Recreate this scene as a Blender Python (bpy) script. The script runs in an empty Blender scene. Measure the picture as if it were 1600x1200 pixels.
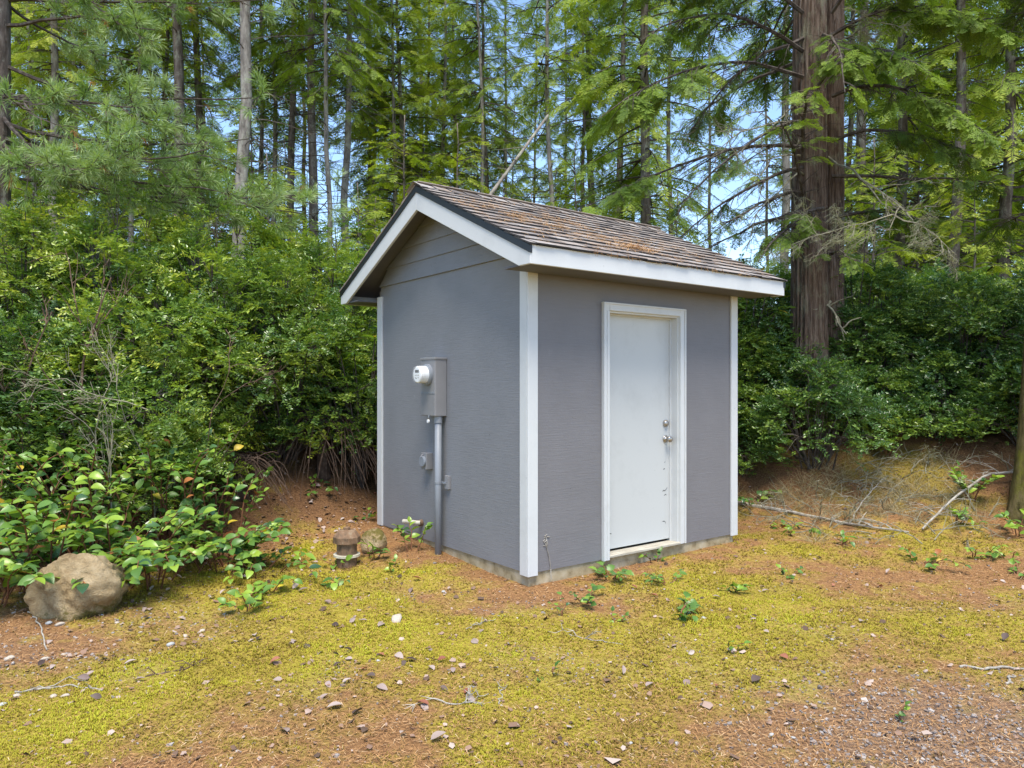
import bpy, math, random
import numpy as np
from mathutils import Matrix, Vector

# ------------------------------------------------------------------ camera, sky, sun, exposure
SC = bpy.context.scene
COL = SC.collection
F_PX, CX, HZ, CAM_H = 1139.0, 800.0, 603.0, 1.554      # photograph: 1600 x 1200
cam_d = bpy.data.cameras.new('camera')
cam_d.sensor_width = 36.0
cam_d.lens = F_PX / 1600 * 36
cam_d.shift_y = 3.0 / 1600
cam_d.clip_start = 0.05
cam_d.clip_end = 3000
cam = bpy.data.objects.new('camera', cam_d)
COL.objects.link(cam)
cam.location = (0, 0, CAM_H)
cam.rotation_euler = (math.radians(90), 0, 0)
SC.camera = cam

SUN_EL, SUN_AZ = math.radians(67), math.atan2(0.08, -1.0)      # azimuth measured from +Y towards +X
w = bpy.data.worlds.new('World')
SC.world = w
w.use_nodes = True
nt = w.node_tree
bg = nt.nodes['Background']
sky = nt.nodes.new('ShaderNodeTexSky')
sky.sky_type = 'NISHITA'
sky.sun_disc = False
sky.sun_elevation = SUN_EL
sky.sun_rotation = SUN_AZ
sky.air_density = 1.0
sky.dust_density = 0.15
sky.altitude = 900
sky.ozone_density = 1.8
nt.links.new(sky.outputs[0], bg.inputs[0])
bg.inputs[1].default_value = 0.12
sun_d = bpy.data.lights.new('sun', 'SUN')
sun_d.energy = 2.3
sun_d.angle = math.radians(30)
sun_d.color = (1.0, 0.93, 0.80)
sun = bpy.data.objects.new('sun', sun_d)
COL.objects.link(sun)
sv = Vector((math.sin(SUN_AZ) * math.cos(SUN_EL), math.cos(SUN_AZ) * math.cos(SUN_EL), math.sin(SUN_EL)))
sun.rotation_euler = sv.to_track_quat('Z', 'Y').to_euler()
SC.view_settings.view_transform = 'Standard'
SC.view_settings.look = 'None'
SC.view_settings.gamma = 1.0
SC.view_settings.exposure = 1.6
SC.render.engine = 'CYCLES'
SC.cycles.use_denoising = True
SC.cycles.max_bounces = 7
SC.cycles.diffuse_bounces = 4
SC.cycles.transmission_bounces = 4
SC.cycles.caustics_reflective = False
SC.cycles.caustics_refractive = False

# ------------------------------------------------------------------ helpers
R = np.random.default_rng(11)
random.seed(5)


def lerp(a, b, t):
    return a + (b - a) * t


def sstep(a, b, x):
    t = np.clip((x - a) / (b - a), 0, 1)
    return t * t * (3 - 2 * t)


def _hash(ix, iy, seed):
    h = (ix.astype(np.int64) * 374761393 + iy.astype(np.int64) * 668265263 + seed * 1442695041) & 0xFFFFFFFF
    h = ((h ^ (h >> 13)) * 1274126177) & 0xFFFFFFFF
    h = (h ^ (h >> 16)) & 0xFFFFFFFF
    return h / 4294967295.0


def vnoise(x, y, seed=0):
    x = np.asarray(x, float); y = np.asarray(y, float)
    ix = np.floor(x); iy = np.floor(y)
    fx = x - ix; fy = y - iy
    fx = fx * fx * (3 - 2 * fx); fy = fy * fy * (3 - 2 * fy)
    a = _hash(ix, iy, seed); b = _hash(ix + 1, iy, seed)
    c = _hash(ix, iy + 1, seed); d = _hash(ix + 1, iy + 1, seed)
    return lerp(lerp(a, b, fx), lerp(c, d, fx), fy)


def fbm(x, y, seed=0, o=4):
    s = 0; a = 0.5; t = 0
    for k in range(o):
        s = s + a * vnoise(np.asarray(x) * 2 ** k + 17 * k, np.asarray(y) * 2 ** k - 9 * k, seed + k)
        t += a; a *= 0.5
    return s / t


def unit(a):
    a = np.asarray(a, float)
    return a / (np.linalg.norm(a, axis=-1, keepdims=True) + 1e-9)


def frames(d, up, roll=None):
    """matrices whose columns are x = d, z near up"""
    x = unit(d)
    u = np.broadcast_to(np.asarray(up, float), x.shape)
    y = unit(np.cross(u, x) + 1e-6)
    z = np.cross(x, y)
    if roll is not None:
        c = np.cos(roll)[:, None]; s = np.sin(roll)[:, None]
        y, z = c * y + s * z, c * z - s * y
    return np.stack([x, y, z], -1)


class MB:
    """collects geometry for one mesh"""
    def __init__(self):
        self.v = []; self.f = []; self.a = []; self.m = []; self.n = 0

    def add(self, V, F, val=0.5, mat=0):
        V = np.asarray(V, float).reshape(-1, 3)
        F = np.asarray(F, np.int64)
        self.v.append(V)
        self.f.append(F + self.n)
        self.a.append(np.broadcast_to(np.asarray(val, float), (len(V),)))
        self.m.append(np.full(len(F), mat))
        self.n += len(V)
        return self

    def inst(self, T, pos, M, val, mat=0):
        V, F = T[0], T[1]
        N = len(pos)
        if N == 0:
            return self
        P = np.einsum('nij,kj->nki', M, V) + np.asarray(pos)[:, None, :]
        k = len(V)
        Fa = (F[None] + (np.arange(N) * k)[:, None, None]).reshape(-1, F.shape[1])
        val = np.repeat(np.broadcast_to(np.asarray(val, float), (N,)), k)
        if len(T) > 2:
            val = np.clip(val + np.tile(T[2], N), 0, 1)
        return self.add(P.reshape(-1, 3), Fa, val, mat)

    def tube(self, pts, rad, n=6, val=0.5, mat=0, cap=True):
        p = np.asarray(pts, float)
        r = np.broadcast_to(np.asarray(rad, float), (len(p),))
        t = np.gradient(p, axis=0)
        t = unit(t)
        ref = np.array([0, 0, 1.0]) if abs(t[0][2]) < 0.9 else np.array([1.0, 0, 0])
        y = unit(np.cross(ref, t) + 1e-7)
        z = np.cross(t, y)
        a = np.linspace(0, 2 * np.pi, n, endpoint=False)
        V = p[:, None, :] + r[:, None, None] * (np.cos(a)[None, :, None] * y[:, None, :] + np.sin(a)[None, :, None] * z[:, None, :])
        m = len(p)
        i = np.arange(m - 1)[:, None] * n
        j = np.arange(n)[None, :]
        q = np.stack([i + j, i + (j + 1) % n, i + n + (j + 1) % n, i + n + j], -1).reshape(-1, 4)
        self.add(V.reshape(-1, 3), q, val, mat)
        if cap:
            base = self.n - m * n
            for k0, rev in ((0, True), ((m - 1) * n, False)):
                ring = np.arange(n) + k0 + base
                if rev:
                    ring = ring[::-1]
                tri = np.array([[ring[0], ring[k], ring[k + 1]] for k in range(1, n - 1)])
                self.f.append(tri); self.m.append(np.full(len(tri), mat))
        return self

    def box(self, lo, hi, val=0.5, mat=0):
        x0, y0, z0 = lo; x1, y1, z1 = hi
        V = [(x0, y0, z0), (x1, y0, z0), (x1, y1, z0), (x0, y1, z0), (x0, y0, z1), (x1, y0, z1), (x1, y1, z1), (x0, y1, z1)]
        F = [(0, 3, 2, 1), (4, 5, 6, 7), (0, 1, 5, 4), (1, 2, 6, 5), (2, 3, 7, 6), (3, 0, 4, 7)]
        return self.add(V, F, val, mat)

    def prism(self, poly, axis, a, b, val=0.5, mat=0):
        """polygon (2-D, the other two axes in order) pushed from a to b along axis"""
        n = len(poly)
        def pt(p, c):
            if axis == 0: return (c, p[0], p[1])
            if axis == 1: return (p[0], c, p[1])
            return (p[0], p[1], c)
        V = [pt(p, a) for p in poly] + [pt(p, b) for p in poly]
        base = self.n
        self.add(V, [(i, (i + 1) % n, n + (i + 1) % n, n + i) for i in range(n)], val, mat)
        for ring in (list(range(n))[::-1], list(range(n, 2 * n))):
            self.f.append(np.array([[base + q for q in ring]])); self.m.append(np.array([mat]))
        return self

    def mesh(self, name, mats, smooth=False):
        me = bpy.data.meshes.new(name)
        V = np.concatenate(self.v)
        me.vertices.add(len(V))
        me.vertices.foreach_set('co', V.astype(np.float32).ravel())
        loops = np.concatenate([f.ravel() for f in self.f])
        tot = np.concatenate([np.full(len(f), f.shape[1]) for f in self.f])
        start = np.concatenate([[0], np.cumsum(tot)[:-1]])
        me.loops.add(len(loops))
        me.loops.foreach_set('vertex_index', loops.astype(np.int32))
        me.polygons.add(len(tot))
        me.polygons.foreach_set('loop_start', start.astype(np.int32))
        mi = np.concatenate(self.m)
        if mi.any():
            me.polygons.foreach_set('material_index', mi.astype(np.int32))
        me.update(calc_edges=True)
        at = me.attributes.new('v', 'FLOAT', 'POINT')
        at.data.foreach_set('value', np.concatenate(self.a).astype(np.float32))
        for m in (mats if isinstance(mats, (list, tuple)) else [mats]):
            me.materials.append(m)
        me.polygons.foreach_set('use_smooth', np.full(len(tot), bool(smooth)))
        return me

    def build(self, name, mats, parent=None, smooth=False, bevel=0):
        o = link(name, self.mesh(name, mats, smooth), parent)
        if name in ('branches', 'crown', 'lichen', 'hanging_lichen', 'needle_tufts', 'stems', 'foliage', 'twigs', 'fronds', 'dead_tuft', 'wood', 'dead_branch'):
            o['kind'] = 'stuff'
        if bevel:
            b = o.modifiers.new('bevel', 'BEVEL'); b.width = bevel; b.segments = 2; b.limit_method = 'ANGLE'
        return o


def link(name, data, parent=None, M=None):
    o = bpy.data.objects.new(name, data)
    COL.objects.link(o)
    if parent is not None:
        o.parent = parent
    if M is not None:
        o.matrix_basis = M
    return o


def tag(o, label=None, cat=None, group=None, kind=None):
    if label: o['label'] = label
    if cat: o['category'] = cat
    if group: o['group'] = group
    if kind: o['kind'] = kind
    return o


def empty(name, loc, rz=0.0, s=1.0):
    o = link(name, None)
    o.empty_display_size = 0.1
    o.location = loc
    o.rotation_euler = (0, 0, rz)
    o.scale = (s, s, s)
    return o


def copy_tree(o, parent=None):
    c = o.copy()
    COL.objects.link(c)
    c.parent = parent
    for ch in list(o.children):
        copy_tree(ch, c)
    return c


def at(px, py, d):
    """the point at distance d seen in that direction from the viewpoint"""
    return np.array([(px - CX) / F_PX * d, d, CAM_H + (HZ - py) / F_PX * d])


# ------------------------------------------------------------------ materials
def mat(name):
    m = bpy.data.materials.new(name)
    m.use_nodes = True
    n = m.node_tree.nodes
    return m, n, m.node_tree.links, n['Principled BSDF']


def ramp(n, stops):
    r = n.new('ShaderNodeValToRGB')
    while len(r.color_ramp.elements) < len(stops):
        r.color_ramp.elements.new(0.5)
    for e, (p, c) in zip(r.color_ramp.elements, stops):
        e.position = p
        e.color = (*c, 1)
    return r


def noise(n, l, scale, detail=4, rough=0.6, coords='Object', sc=None):
    tc = n.new('ShaderNodeTexCoord')
    t = n.new('ShaderNodeTexNoise')
    t.inputs['Scale'].default_value = scale
    t.inputs['Detail'].default_value = detail
    t.inputs['Roughness'].default_value = rough
    if sc:
        mp = n.new('ShaderNodeMapping')
        mp.inputs['Scale'].default_value = sc
        l.new(tc.outputs[coords], mp.inputs[0])
        l.new(mp.outputs[0], t.inputs['Vector'])
    else:
        l.new(tc.outputs[coords], t.inputs['Vector'])
    return t


def bump(n, l, src, strength, dist, p):
    b = n.new('ShaderNodeBump')
    b.inputs['Strength'].default_value = strength
    b.inputs['Distance'].default_value = dist
    l.new(src, b.inputs['Height'])
    l.new(b.outputs[0], p.inputs['Normal'])
    return b


def mixc(n, l, a, b, f, mode='MIX'):
    m = n.new('ShaderNodeMix')
    m.data_type = 'RGBA'
    m.blend_type = mode
    for s, v in ((m.inputs[0], f), (m.inputs[6], a), (m.inputs[7], b)):
        if hasattr(v, 'links') or hasattr(v, 'is_linked'):
            l.new(v, s)
        elif isinstance(v, (int, float)):
            s.default_value = v
        else:
            s.default_value = (*v, 1)
    return m.outputs[2]


def m_noise(name, stops, scale=8, rough=0.7, bs=0.2, bd=0.01, sc=None, detail=5, spec=0.3, metal=0.0, bscale=None):
    m, n, l, p = mat(name)
    t = noise(n, l, scale, detail, 0.6, sc=sc)
    r = ramp(n, stops)
    l.new(t.outputs['Fac'], r.inputs[0])
    l.new(r.outputs[0], p.inputs['Base Color'])
    p.inputs['Roughness'].default_value = rough
    p.inputs['Specular IOR Level'].default_value = spec
    p.inputs['Metallic'].default_value = metal
    if bs:
        tb = noise(n, l, bscale, detail, 0.65, sc=sc) if bscale else t
        bump(n, l, tb.outputs['Fac'], bs, bd, p)
    return m


def m_leaf(name, stops, trans=0.3, rough=0.45, spec=0.4, vary=0.16):
    """foliage: colour by the leaf's own value, part of the light passes through"""
    m, n, l, p = mat(name)
    a = n.new('ShaderNodeAttribute'); a.attribute_name = 'v'
    oi = n.new('ShaderNodeObjectInfo')
    ma = n.new('ShaderNodeMath'); ma.operation = 'MULTIPLY_ADD'
    l.new(oi.outputs['Random'], ma.inputs[0])
    ma.inputs[1].default_value = vary
    sb = n.new('ShaderNodeMath'); sb.operation = 'SUBTRACT'
    l.new(a.outputs['Fac'], sb.inputs[0]); sb.inputs[1].default_value = vary / 2
    l.new(sb.outputs[0], ma.inputs[2])
    r = ramp(n, stops)
    l.new(ma.outputs[0], r.inputs[0])
    l.new(r.outputs[0], p.inputs['Base Color'])
    p.inputs['Roughness'].default_value = rough
    p.inputs['Specular IOR Level'].default_value = spec
    if trans:
        tr = n.new('ShaderNodeBsdfTranslucent')
        tc = mixc(n, l, r.outputs[0], (0.92, 1.0, 0.35), 1.0, 'MULTIPLY')
        br = n.new('ShaderNodeBrightContrast')
        l.new(tc, tr.inputs[0])
        mx = n.new('ShaderNodeMixShader')
        mx.inputs[0].default_value = trans
        l.new(p.outputs[0], mx.inputs[1]); l.new(tr.outputs[0], mx.inputs[2])
        l.new(mx.outputs[0], n['Material Output'].inputs[0])
        n.remove(br)
    return m


def m_plain(name, col, rough=0.5, spec=0.4, metal=0.0, vary=0.06, scale=6, bs=0.05):
    c0 = tuple(max(0, c * (1 - vary)) for c in col); c1 = tuple(min(1, c * (1 + vary)) for c in col)
    return m_noise(name, [(0.3, c0), (0.7, c1)], scale, rough, bs, 0.003, spec=spec, metal=metal)


def m_siding(name, col, axis_sc, seed=0.0):
    """painted rough-sawn plywood, grain across"""
    m, n, l, p = mat(name)
    t = noise(n, l, 1.0, 6, 0.7, sc=axis_sc)
    t2 = noise(n, l, 2.2, 4, 0.6)
    r = ramp(n, [(0.25, tuple(c * 0.86 for c in col)), (0.75, tuple(c * 1.10 for c in col))])
    mm = n.new('ShaderNodeMath'); mm.operation = 'MULTIPLY_ADD'
    l.new(t.outputs['Fac'], mm.inputs[0]); mm.inputs[1].default_value = 0.45
    h = n.new('ShaderNodeMath'); h.operation = 'MULTIPLY'; h.inputs[1].default_value = 0.55
    l.new(t2.outputs['Fac'], h.inputs[0]); l.new(h.outputs[0], mm.inputs[2])
    l.new(mm.outputs[0], r.inputs[0])
    l.new(r.outputs[0], p.inputs['Base Color'])
    p.inputs['Roughness'].default_value = 0.55
    p.inputs['Specular IOR Level'].default_value = 0.35
    t3 = noise(n, l, 7.0, 5, 0.7)
    r3 = ramp(n, [(0.66, (0, 0, 0)), (0.74, (1, 1, 1))])
    l.new(t3.outputs['Fac'], r3.inputs[0])
    pale = n.new('ShaderNodeMath'); pale.operation = 'MULTIPLY'; pale.inputs[1].default_value = 0.30
    l.new(r3.outputs[0], pale.inputs[0])
    c = mixc(n, l, r.outputs[0], tuple(k * 1.7 for k in col), pale.outputs[0])
    t4 = noise(n, l, 55.0, 2, 0.5)
    r4 = ramp(n, [(0.24, (0.35, 0.33, 0.30)), (0.28, (1, 1, 1))])
    l.new(t4.outputs['Fac'], r4.inputs[0])
    l.new(mixc(n, l, c, r4.outputs[0], 0.8, 'MULTIPLY'), p.inputs['Base Color'])
    ad = n.new('ShaderNodeMath'); ad.operation = 'MULTIPLY_ADD'; ad.inputs[1].default_value = 0.7
    l.new(t3.outputs['Fac'], ad.inputs[0]); l.new(t.outputs['Fac'], ad.inputs[2])
    bump(n, l, ad.outputs[0], 0.42, 0.006, p)
    return m


def m_white(name, col=(0.58, 0.585, 0.58)):
    m, n, l, p = mat(name)
    t = noise(n, l, 3.0, 6, 0.7)
    r = ramp(n, [(0.28, tuple(c * 0.90 for c in col)), (0.5, col), (1, col)])
    l.new(t.outputs['Fac'], r.inputs[0])
    t2 = noise(n, l, 38, 3, 0.7)
    r2 = ramp(n, [(0.24, (0.42, 0.39, 0.33)), (0.31, (1, 1, 1))])
    l.new(t2.outputs['Fac'], r2.inputs[0])
    l.new(mixc(n, l, r.outputs[0], r2.outputs[0], 0.55, 'MULTIPLY'), p.inputs['Base Color'])
    p.inputs['Roughness'].default_value = 0.42
    p.inputs['Specular IOR Level'].default_value = 0.4
    bump(n, l, t.outputs['Fac'], 0.12, 0.004, p)
    return m


GREY = (0.212, 0.214, 0.227)
M = {}
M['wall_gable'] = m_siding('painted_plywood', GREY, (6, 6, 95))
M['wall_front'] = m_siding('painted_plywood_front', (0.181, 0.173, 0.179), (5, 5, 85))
M['board'] = m_siding('painted_lap_board', (0.208, 0.21, 0.222), (5, 5, 60))
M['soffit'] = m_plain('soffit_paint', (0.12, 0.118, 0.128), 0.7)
M['white'] = m_white('white_trim_paint')
M['door'] = m_white('white_door_paint', (0.515, 0.52, 0.507))
M['black_metal'] = m_plain('black_drip_edge', (0.012, 0.013, 0.016), 0.4)
M['concrete'] = m_noise('weathered_concrete', [(0.28, (0.16, 0.12, 0.06)), (0.45, (0.34, 0.27, 0.16)), (0.6, (0.42, 0.35, 0.23)), (0.8, (0.50, 0.44, 0.33))], 9, 0.9, 0.5, 0.01)
M['sill'] = m_noise('weathered_sill', [(0.3, (0.30, 0.27, 0.21)), (0.7, (0.52, 0.48, 0.40))], 6, 0.8, 0.3, 0.005, sc=(1, 8, 8))
M['steel'] = m_noise('satin_nickel', [(0.3, (0.33, 0.30, 0.27)), (0.7, (0.50, 0.46, 0.42))], 30, 0.32, 0.02, 0.001, metal=0.9, spec=0.5)
M['meter_box'] = m_plain('grey_enamel', (0.235, 0.23, 0.235), 0.45)
M['pvc_grey'] = m_plain('grey_pvc', (0.225, 0.24, 0.265), 0.45)
M['pvc_white'] = m_noise('aged_pvc', [(0.3, (0.40, 0.36, 0.27)), (0.7, (0.62, 0.58, 0.48))], 18, 0.55, 0.1, 0.003)
M['dial'] = m_plain('meter_face', (0.78, 0.79, 0.80), 0.35, vary=0.02)
M['dark'] = m_plain('dark_plastic', (0.02, 0.02, 0.024), 0.5)
M['rust'] = m_noise('rusty_iron', [(0.25, (0.05, 0.033, 0.022)), (0.42, (0.14, 0.09, 0.055)), (0.55, (0.20, 0.12, 0.07)), (0.75, (0.28, 0.22, 0.15))], 20, 0.85, 0.6, 0.01)
g_, gn, gl, gp = mat('meter_glass')
gp.inputs['Roughness'].default_value = 0.05
gp.inputs['Base Color'].default_value = (0.8, 0.82, 0.83, 1)
gt = gn.new('ShaderNodeBsdfTransparent')
gm = gn.new('ShaderNodeMixShader')
gm.inputs[0].default_value = 0.14
gl.new(gt.outputs[0], gm.inputs[1]); gl.new(gp.outputs[0], gm.inputs[2])
gl.new(gm.outputs[0], gn['Material Output'].inputs[0])
M['glass'] = g_


def m_shingle():
    m, n, l, p = mat('asphalt_shingle')
    a = n.new('ShaderNodeAttribute'); a.attribute_name = 'v'
    oi = n.new('ShaderNodeObjectInfo')
    r = ramp(n, [(0.0, (0.14, 0.125, 0.12)), (0.3, (0.26, 0.24, 0.23)), (0.55, (0.29, 0.245, 0.215)), (0.8, (0.35, 0.33, 0.32)), (1.0, (0.21, 0.17, 0.15))])
    l.new(oi.outputs['Random'], r.inputs[0])
    t = noise(n, l, 160, 3, 0.8)
    r2 = ramp(n, [(0.3, (0.5, 0.5, 0.5)), (0.7, (1.35, 1.3, 1.25))])
    l.new(t.outputs['Fac'], r2.inputs[0])
    c = mixc(n, l, r.outputs[0], r2.outputs[0], 0.8, 'MULTIPLY')
    l.new(c, p.inputs['Base Color'])
    p.inputs['Roughness'].default_value = 0.95
    p.inputs['Specular IOR Level'].default_value = 0.15
    bump(n, l, t.outputs['Fac'], 0.5, 0.004, p)
    return m


M['shingle'] = m_shingle()
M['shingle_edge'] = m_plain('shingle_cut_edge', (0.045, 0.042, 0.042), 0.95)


def m_bark(name, c0, c1, c2, sc, bs=0.9, bd=0.03, lichen=None):
    m, n, l, p = mat(name)
    t = noise(n, l, 1.0, 6, 0.7, sc=sc)
    r = ramp(n, [(0.3, c0), (0.5, c1), (0.72, c2)])
    l.new(t.outputs['Fac'], r.inputs[0])
    out = r.outputs[0]
    if lichen:
        t2 = noise(n, l, 5.0, 6, 0.75, sc=(1, 1, 0.6))
        r2 = ramp(n, [(0.52, (0, 0, 0)), (0.66, (1, 1, 1))])
        l.new(t2.outputs['Fac'], r2.inputs[0])
        out = mixc(n, l, out, lichen, r2.outputs[0])
    l.new(out, p.inputs['Base Color'])
    p.inputs['Roughness'].default_value = 0.95
    p.inputs['Specular IOR Level'].default_value = 0.1
    bump(n, l, t.outputs['Fac'], bs, bd, p)
    return m


M['bark'] = m_bark('fir_bark', (0.045, 0.035, 0.028), (0.125, 0.10, 0.085), (0.24, 0.21, 0.185), (9, 9, 2.2), lichen=(0.27, 0.27, 0.22))
M['bark_pale'] = m_bark('pale_fir_bark', (0.09, 0.08, 0.07), (0.22, 0.195, 0.17), (0.36, 0.33, 0.29), (9, 9, 3), lichen=(0.34, 0.34, 0.28))
M['bark_red'] = m_bark('shaggy_red_bark', (0.028, 0.019, 0.014), (0.135, 0.094, 0.071), (0.27, 0.215, 0.175), (26, 26, 2.2), 1.0, 0.05, lichen=(0.20, 0.19, 0.13))
M['limb'] = m_bark('limb_bark', (0.03, 0.024, 0.02), (0.08, 0.065, 0.055), (0.17, 0.15, 0.13), (14, 14, 14), 0.5, 0.01)
M['twig_pale'] = m_bark('bleached_twig', (0.16, 0.14, 0.11), (0.32, 0.29, 0.25), (0.48, 0.45, 0.40), (20, 20, 20), 0.3, 0.005)
M['twig_grey'] = m_bark('grey_green_twig', (0.10, 0.09, 0.06), (0.22, 0.20, 0.14), (0.34, 0.32, 0.24), (20, 20, 20), 0.3, 0.005)
M['twig_brown'] = m_bark('brown_twig', (0.05, 0.03, 0.02), (0.13, 0.085, 0.06), (0.22, 0.16, 0.12), (20, 20, 20), 0.3, 0.005)
M['fern_dead_shaded'] = m_bark('dead_fern_stalk_shaded', (0.03, 0.02, 0.014), (0.075, 0.05, 0.037), (0.14, 0.10, 0.078), (20, 20, 20), 0.3, 0.005)  # twig brown darkened: the deep shade under the shrubs is painted into the stalks
M['stem_red'] = m_bark('reddish_stem', (0.09, 0.035, 0.02), (0.20, 0.09, 0.05), (0.26, 0.14, 0.08), (20, 20, 20), 0.2, 0.005)
M['moss_bark'] = m_bark('mossy_bark', (0.05, 0.04, 0.015), (0.11, 0.09, 0.035), (0.17, 0.13, 0.07), (10, 10, 4), 0.9, 0.03, lichen=(0.13, 0.13, 0.02))

M['fir'] = m_leaf('fir_needles', [(0, (0.06, 0.11, 0.024)), (0.4, (0.15, 0.235, 0.038)), (0.75, (0.29, 0.375, 0.05)), (1, (0.42, 0.46, 0.065))], 0.48, 0.55, 0.25, 0.3)
M['hemlock'] = m_leaf('hemlock_needles', [(0, (0.04, 0.075, 0.02)), (0.45, (0.09, 0.15, 0.03)), (0.8, (0.18, 0.27, 0.035)), (1, (0.26, 0.35, 0.045))], 0.38, 0.5, 0.3, 0.05)
M['pine'] = m_leaf('pine_needles', [(0, (0.07, 0.13, 0.03)), (0.4, (0.17, 0.27, 0.07)), (0.7, (0.31, 0.42, 0.16)), (1, (0.46, 0.55, 0.33))], 0.36, 0.42, 0.45, 0.05)
M['needle_dead'] = m_leaf('dead_needles', [(0, (0.22, 0.07, 0.02)), (1, (0.50, 0.20, 0.07))], 0.2, 0.6, 0.2, 0)
M['huckle'] = m_leaf('huckleberry_leaf', [(0, (0.035, 0.08, 0.028)), (0.3, (0.09, 0.18, 0.045)), (0.6, (0.215, 0.32, 0.055)), (0.82, (0.33, 0.42, 0.055)), (1, (0.46, 0.48, 0.07))], 0.36, 0.26, 0.6, 0.30)
M['lichen'] = m_leaf('beard_lichen', [(0, (0.20, 0.20, 0.11)), (1, (0.40, 0.40, 0.27))], 0.3, 0.9, 0.05, 0)
SALAL = {
    'mid': m_leaf('salal_leaf', [(0, (0.065, 0.145, 0.030)), (1, (0.15, 0.27, 0.045))], 0.25, 0.36, 0.42, 0.9),
    'light': m_leaf('young_salal_leaf', [(0, (0.18, 0.31, 0.04)), (1, (0.30, 0.43, 0.055))], 0.3, 0.32, 0.5, 0.9),
    'dark': m_leaf('old_salal_leaf', [(0, (0.035, 0.085, 0.032)), (1, (0.08, 0.16, 0.05))], 0.15, 0.26, 0.55, 0.9),
    'yellow': m_leaf('yellowed_leaf', [(0, (0.50, 0.34, 0.03)), (1, (0.60, 0.48, 0.05))], 0.3, 0.45, 0.4, 0.9),
    'rust': m_leaf('rusty_leaf', [(0, (0.22, 0.075, 0.025)), (1, (0.40, 0.16, 0.05))], 0.2, 0.5, 0.3, 0.9),
}
FALLEN = [m_leaf('dry_leaf_mauve', [(0, (0.22, 0.155, 0.14)), (1, (0.42, 0.33, 0.30))], 0.1, 0.6, 0.3, 0.9),
          m_leaf('dry_leaf_pale', [(0, (0.30, 0.23, 0.20)), (1, (0.44, 0.36, 0.32))], 0.1, 0.6, 0.3, 0.9),
          m_leaf('dry_leaf_red', [(0, (0.22, 0.075, 0.045)), (1, (0.36, 0.15, 0.09))], 0.1, 0.6, 0.3, 0.9),
          m_leaf('dry_leaf_dark', [(0, (0.06, 0.04, 0.035)), (1, (0.14, 0.10, 0.085))], 0.1, 0.6, 0.3, 0.9)]
M['moss'] = m_leaf('moss_shoot', [(0, (0.14, 0.09, 0.03)), (0.3, (0.28, 0.205, 0.04)), (0.65, (0.42, 0.375, 0.04)), (1, (0.50, 0.52, 0.055))], 0.25, 0.8, 0.1, 0)
M['litter'] = m_leaf('fallen_needles', [(0, (0.13, 0.065, 0.035)), (0.4, (0.31, 0.165, 0.07)), (0.75, (0.45, 0.25, 0.105)), (1, (0.56, 0.41, 0.25))], 0, 0.8, 0.15, 0)
M['chips'] = m_leaf('leaf_crumbs', [(0, (0.07, 0.045, 0.03)), (0.5, (0.26, 0.16, 0.11)), (1, (0.42, 0.33, 0.28))], 0, 0.7, 0.2, 0)
M['gravel'] = m_leaf('gravel_stone', [(0, (0.13, 0.115, 0.11)), (0.5, (0.28, 0.25, 0.235)), (0.8, (0.38, 0.335, 0.30)), (1, (0.50, 0.46, 0.41))], 0, 0.8, 0.2, 0)
M['pebble'] = m_noise('river_pebble', [(0.25, (0.26, 0.22, 0.17)), (0.5, (0.42, 0.36, 0.29)), (0.8, (0.52, 0.47, 0.41))], 14, 0.75, 0.2, 0.004)
M['pebble_grey'] = m_noise('grey_pebble', [(0.25, (0.26, 0.26, 0.25)), (0.8, (0.50, 0.50, 0.48))], 16, 0.75, 0.2, 0.004)


def m_boulder(name, moss_lo, moss_hi):
    """tan rock; moss grows on it in patches between two heights of the stone"""
    m, n, l, p = mat(name)
    t = noise(n, l, 5, 8, 0.7)
    r = ramp(n, [(0.30, (0.17, 0.105, 0.045)), (0.43, (0.36, 0.255, 0.13)), (0.56, (0.48, 0.36, 0.205)), (0.75, (0.56, 0.45, 0.29))])
    l.new(t.outputs['Fac'], r.inputs[0])
    tc = n.new('ShaderNodeTexCoord')
    sx = n.new('ShaderNodeSeparateXYZ'); l.new(tc.outputs['Object'], sx.inputs[0])
    mr = n.new('ShaderNodeMapRange')
    mr.inputs['From Min'].default_value = moss_hi; mr.inputs['From Max'].default_value = moss_lo
    l.new(sx.outputs[2], mr.inputs[0])
    t2 = noise(n, l, 11, 6, 0.75)
    mm = n.new('ShaderNodeMath'); mm.operation = 'MULTIPLY'
    l.new(mr.outputs[0], mm.inputs[0]); l.new(t2.outputs['Fac'], mm.inputs[1])
    r2 = ramp(n, [(0.36, (0, 0, 0)), (0.48, (1, 1, 1))])
    l.new(mm.outputs[0], r2.inputs[0])
    l.new(mixc(n, l, r.outputs[0], (0.145, 0.115, 0.02), r2.outputs[0]), p.inputs['Base Color'])
    p.inputs['Roughness'].default_value = 0.9
    t3 = noise(n, l, 16, 8, 0.75)
    bump(n, l, t3.outputs['Fac'], 1.0, 0.05, p)
    return m


# ------------------------------------------------------------------ terrain
_bx = np.array([-30, -8, -5.5, -4.2, -3.2, -2.3, -1.4, -0.3, 1.5, 2.6, 3.6, 5, 7, 30.])
_be = np.array([4.0, 4.5, 4.8, 5.2, 5.9, 6.7, 7.6, 8.6, 8.9, 8.2, 7.7, 7.3, 6.9, 6.0])      # where the bank begins
_bw = np.array([3.0, 3.0, 3.0, 3.2, 3.2, 3.2, 3.0, 3.0, 2.6, 2.4, 2.3, 2.2, 2.2, 2.4])      # how wide it is
_bh = np.array([0.9, 0.9, 0.9, 0.9, 0.9, 0.9, 0.9, 0.9, 0.9, 0.9, 0.95, 0.95, 0.9, 0.9])


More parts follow.
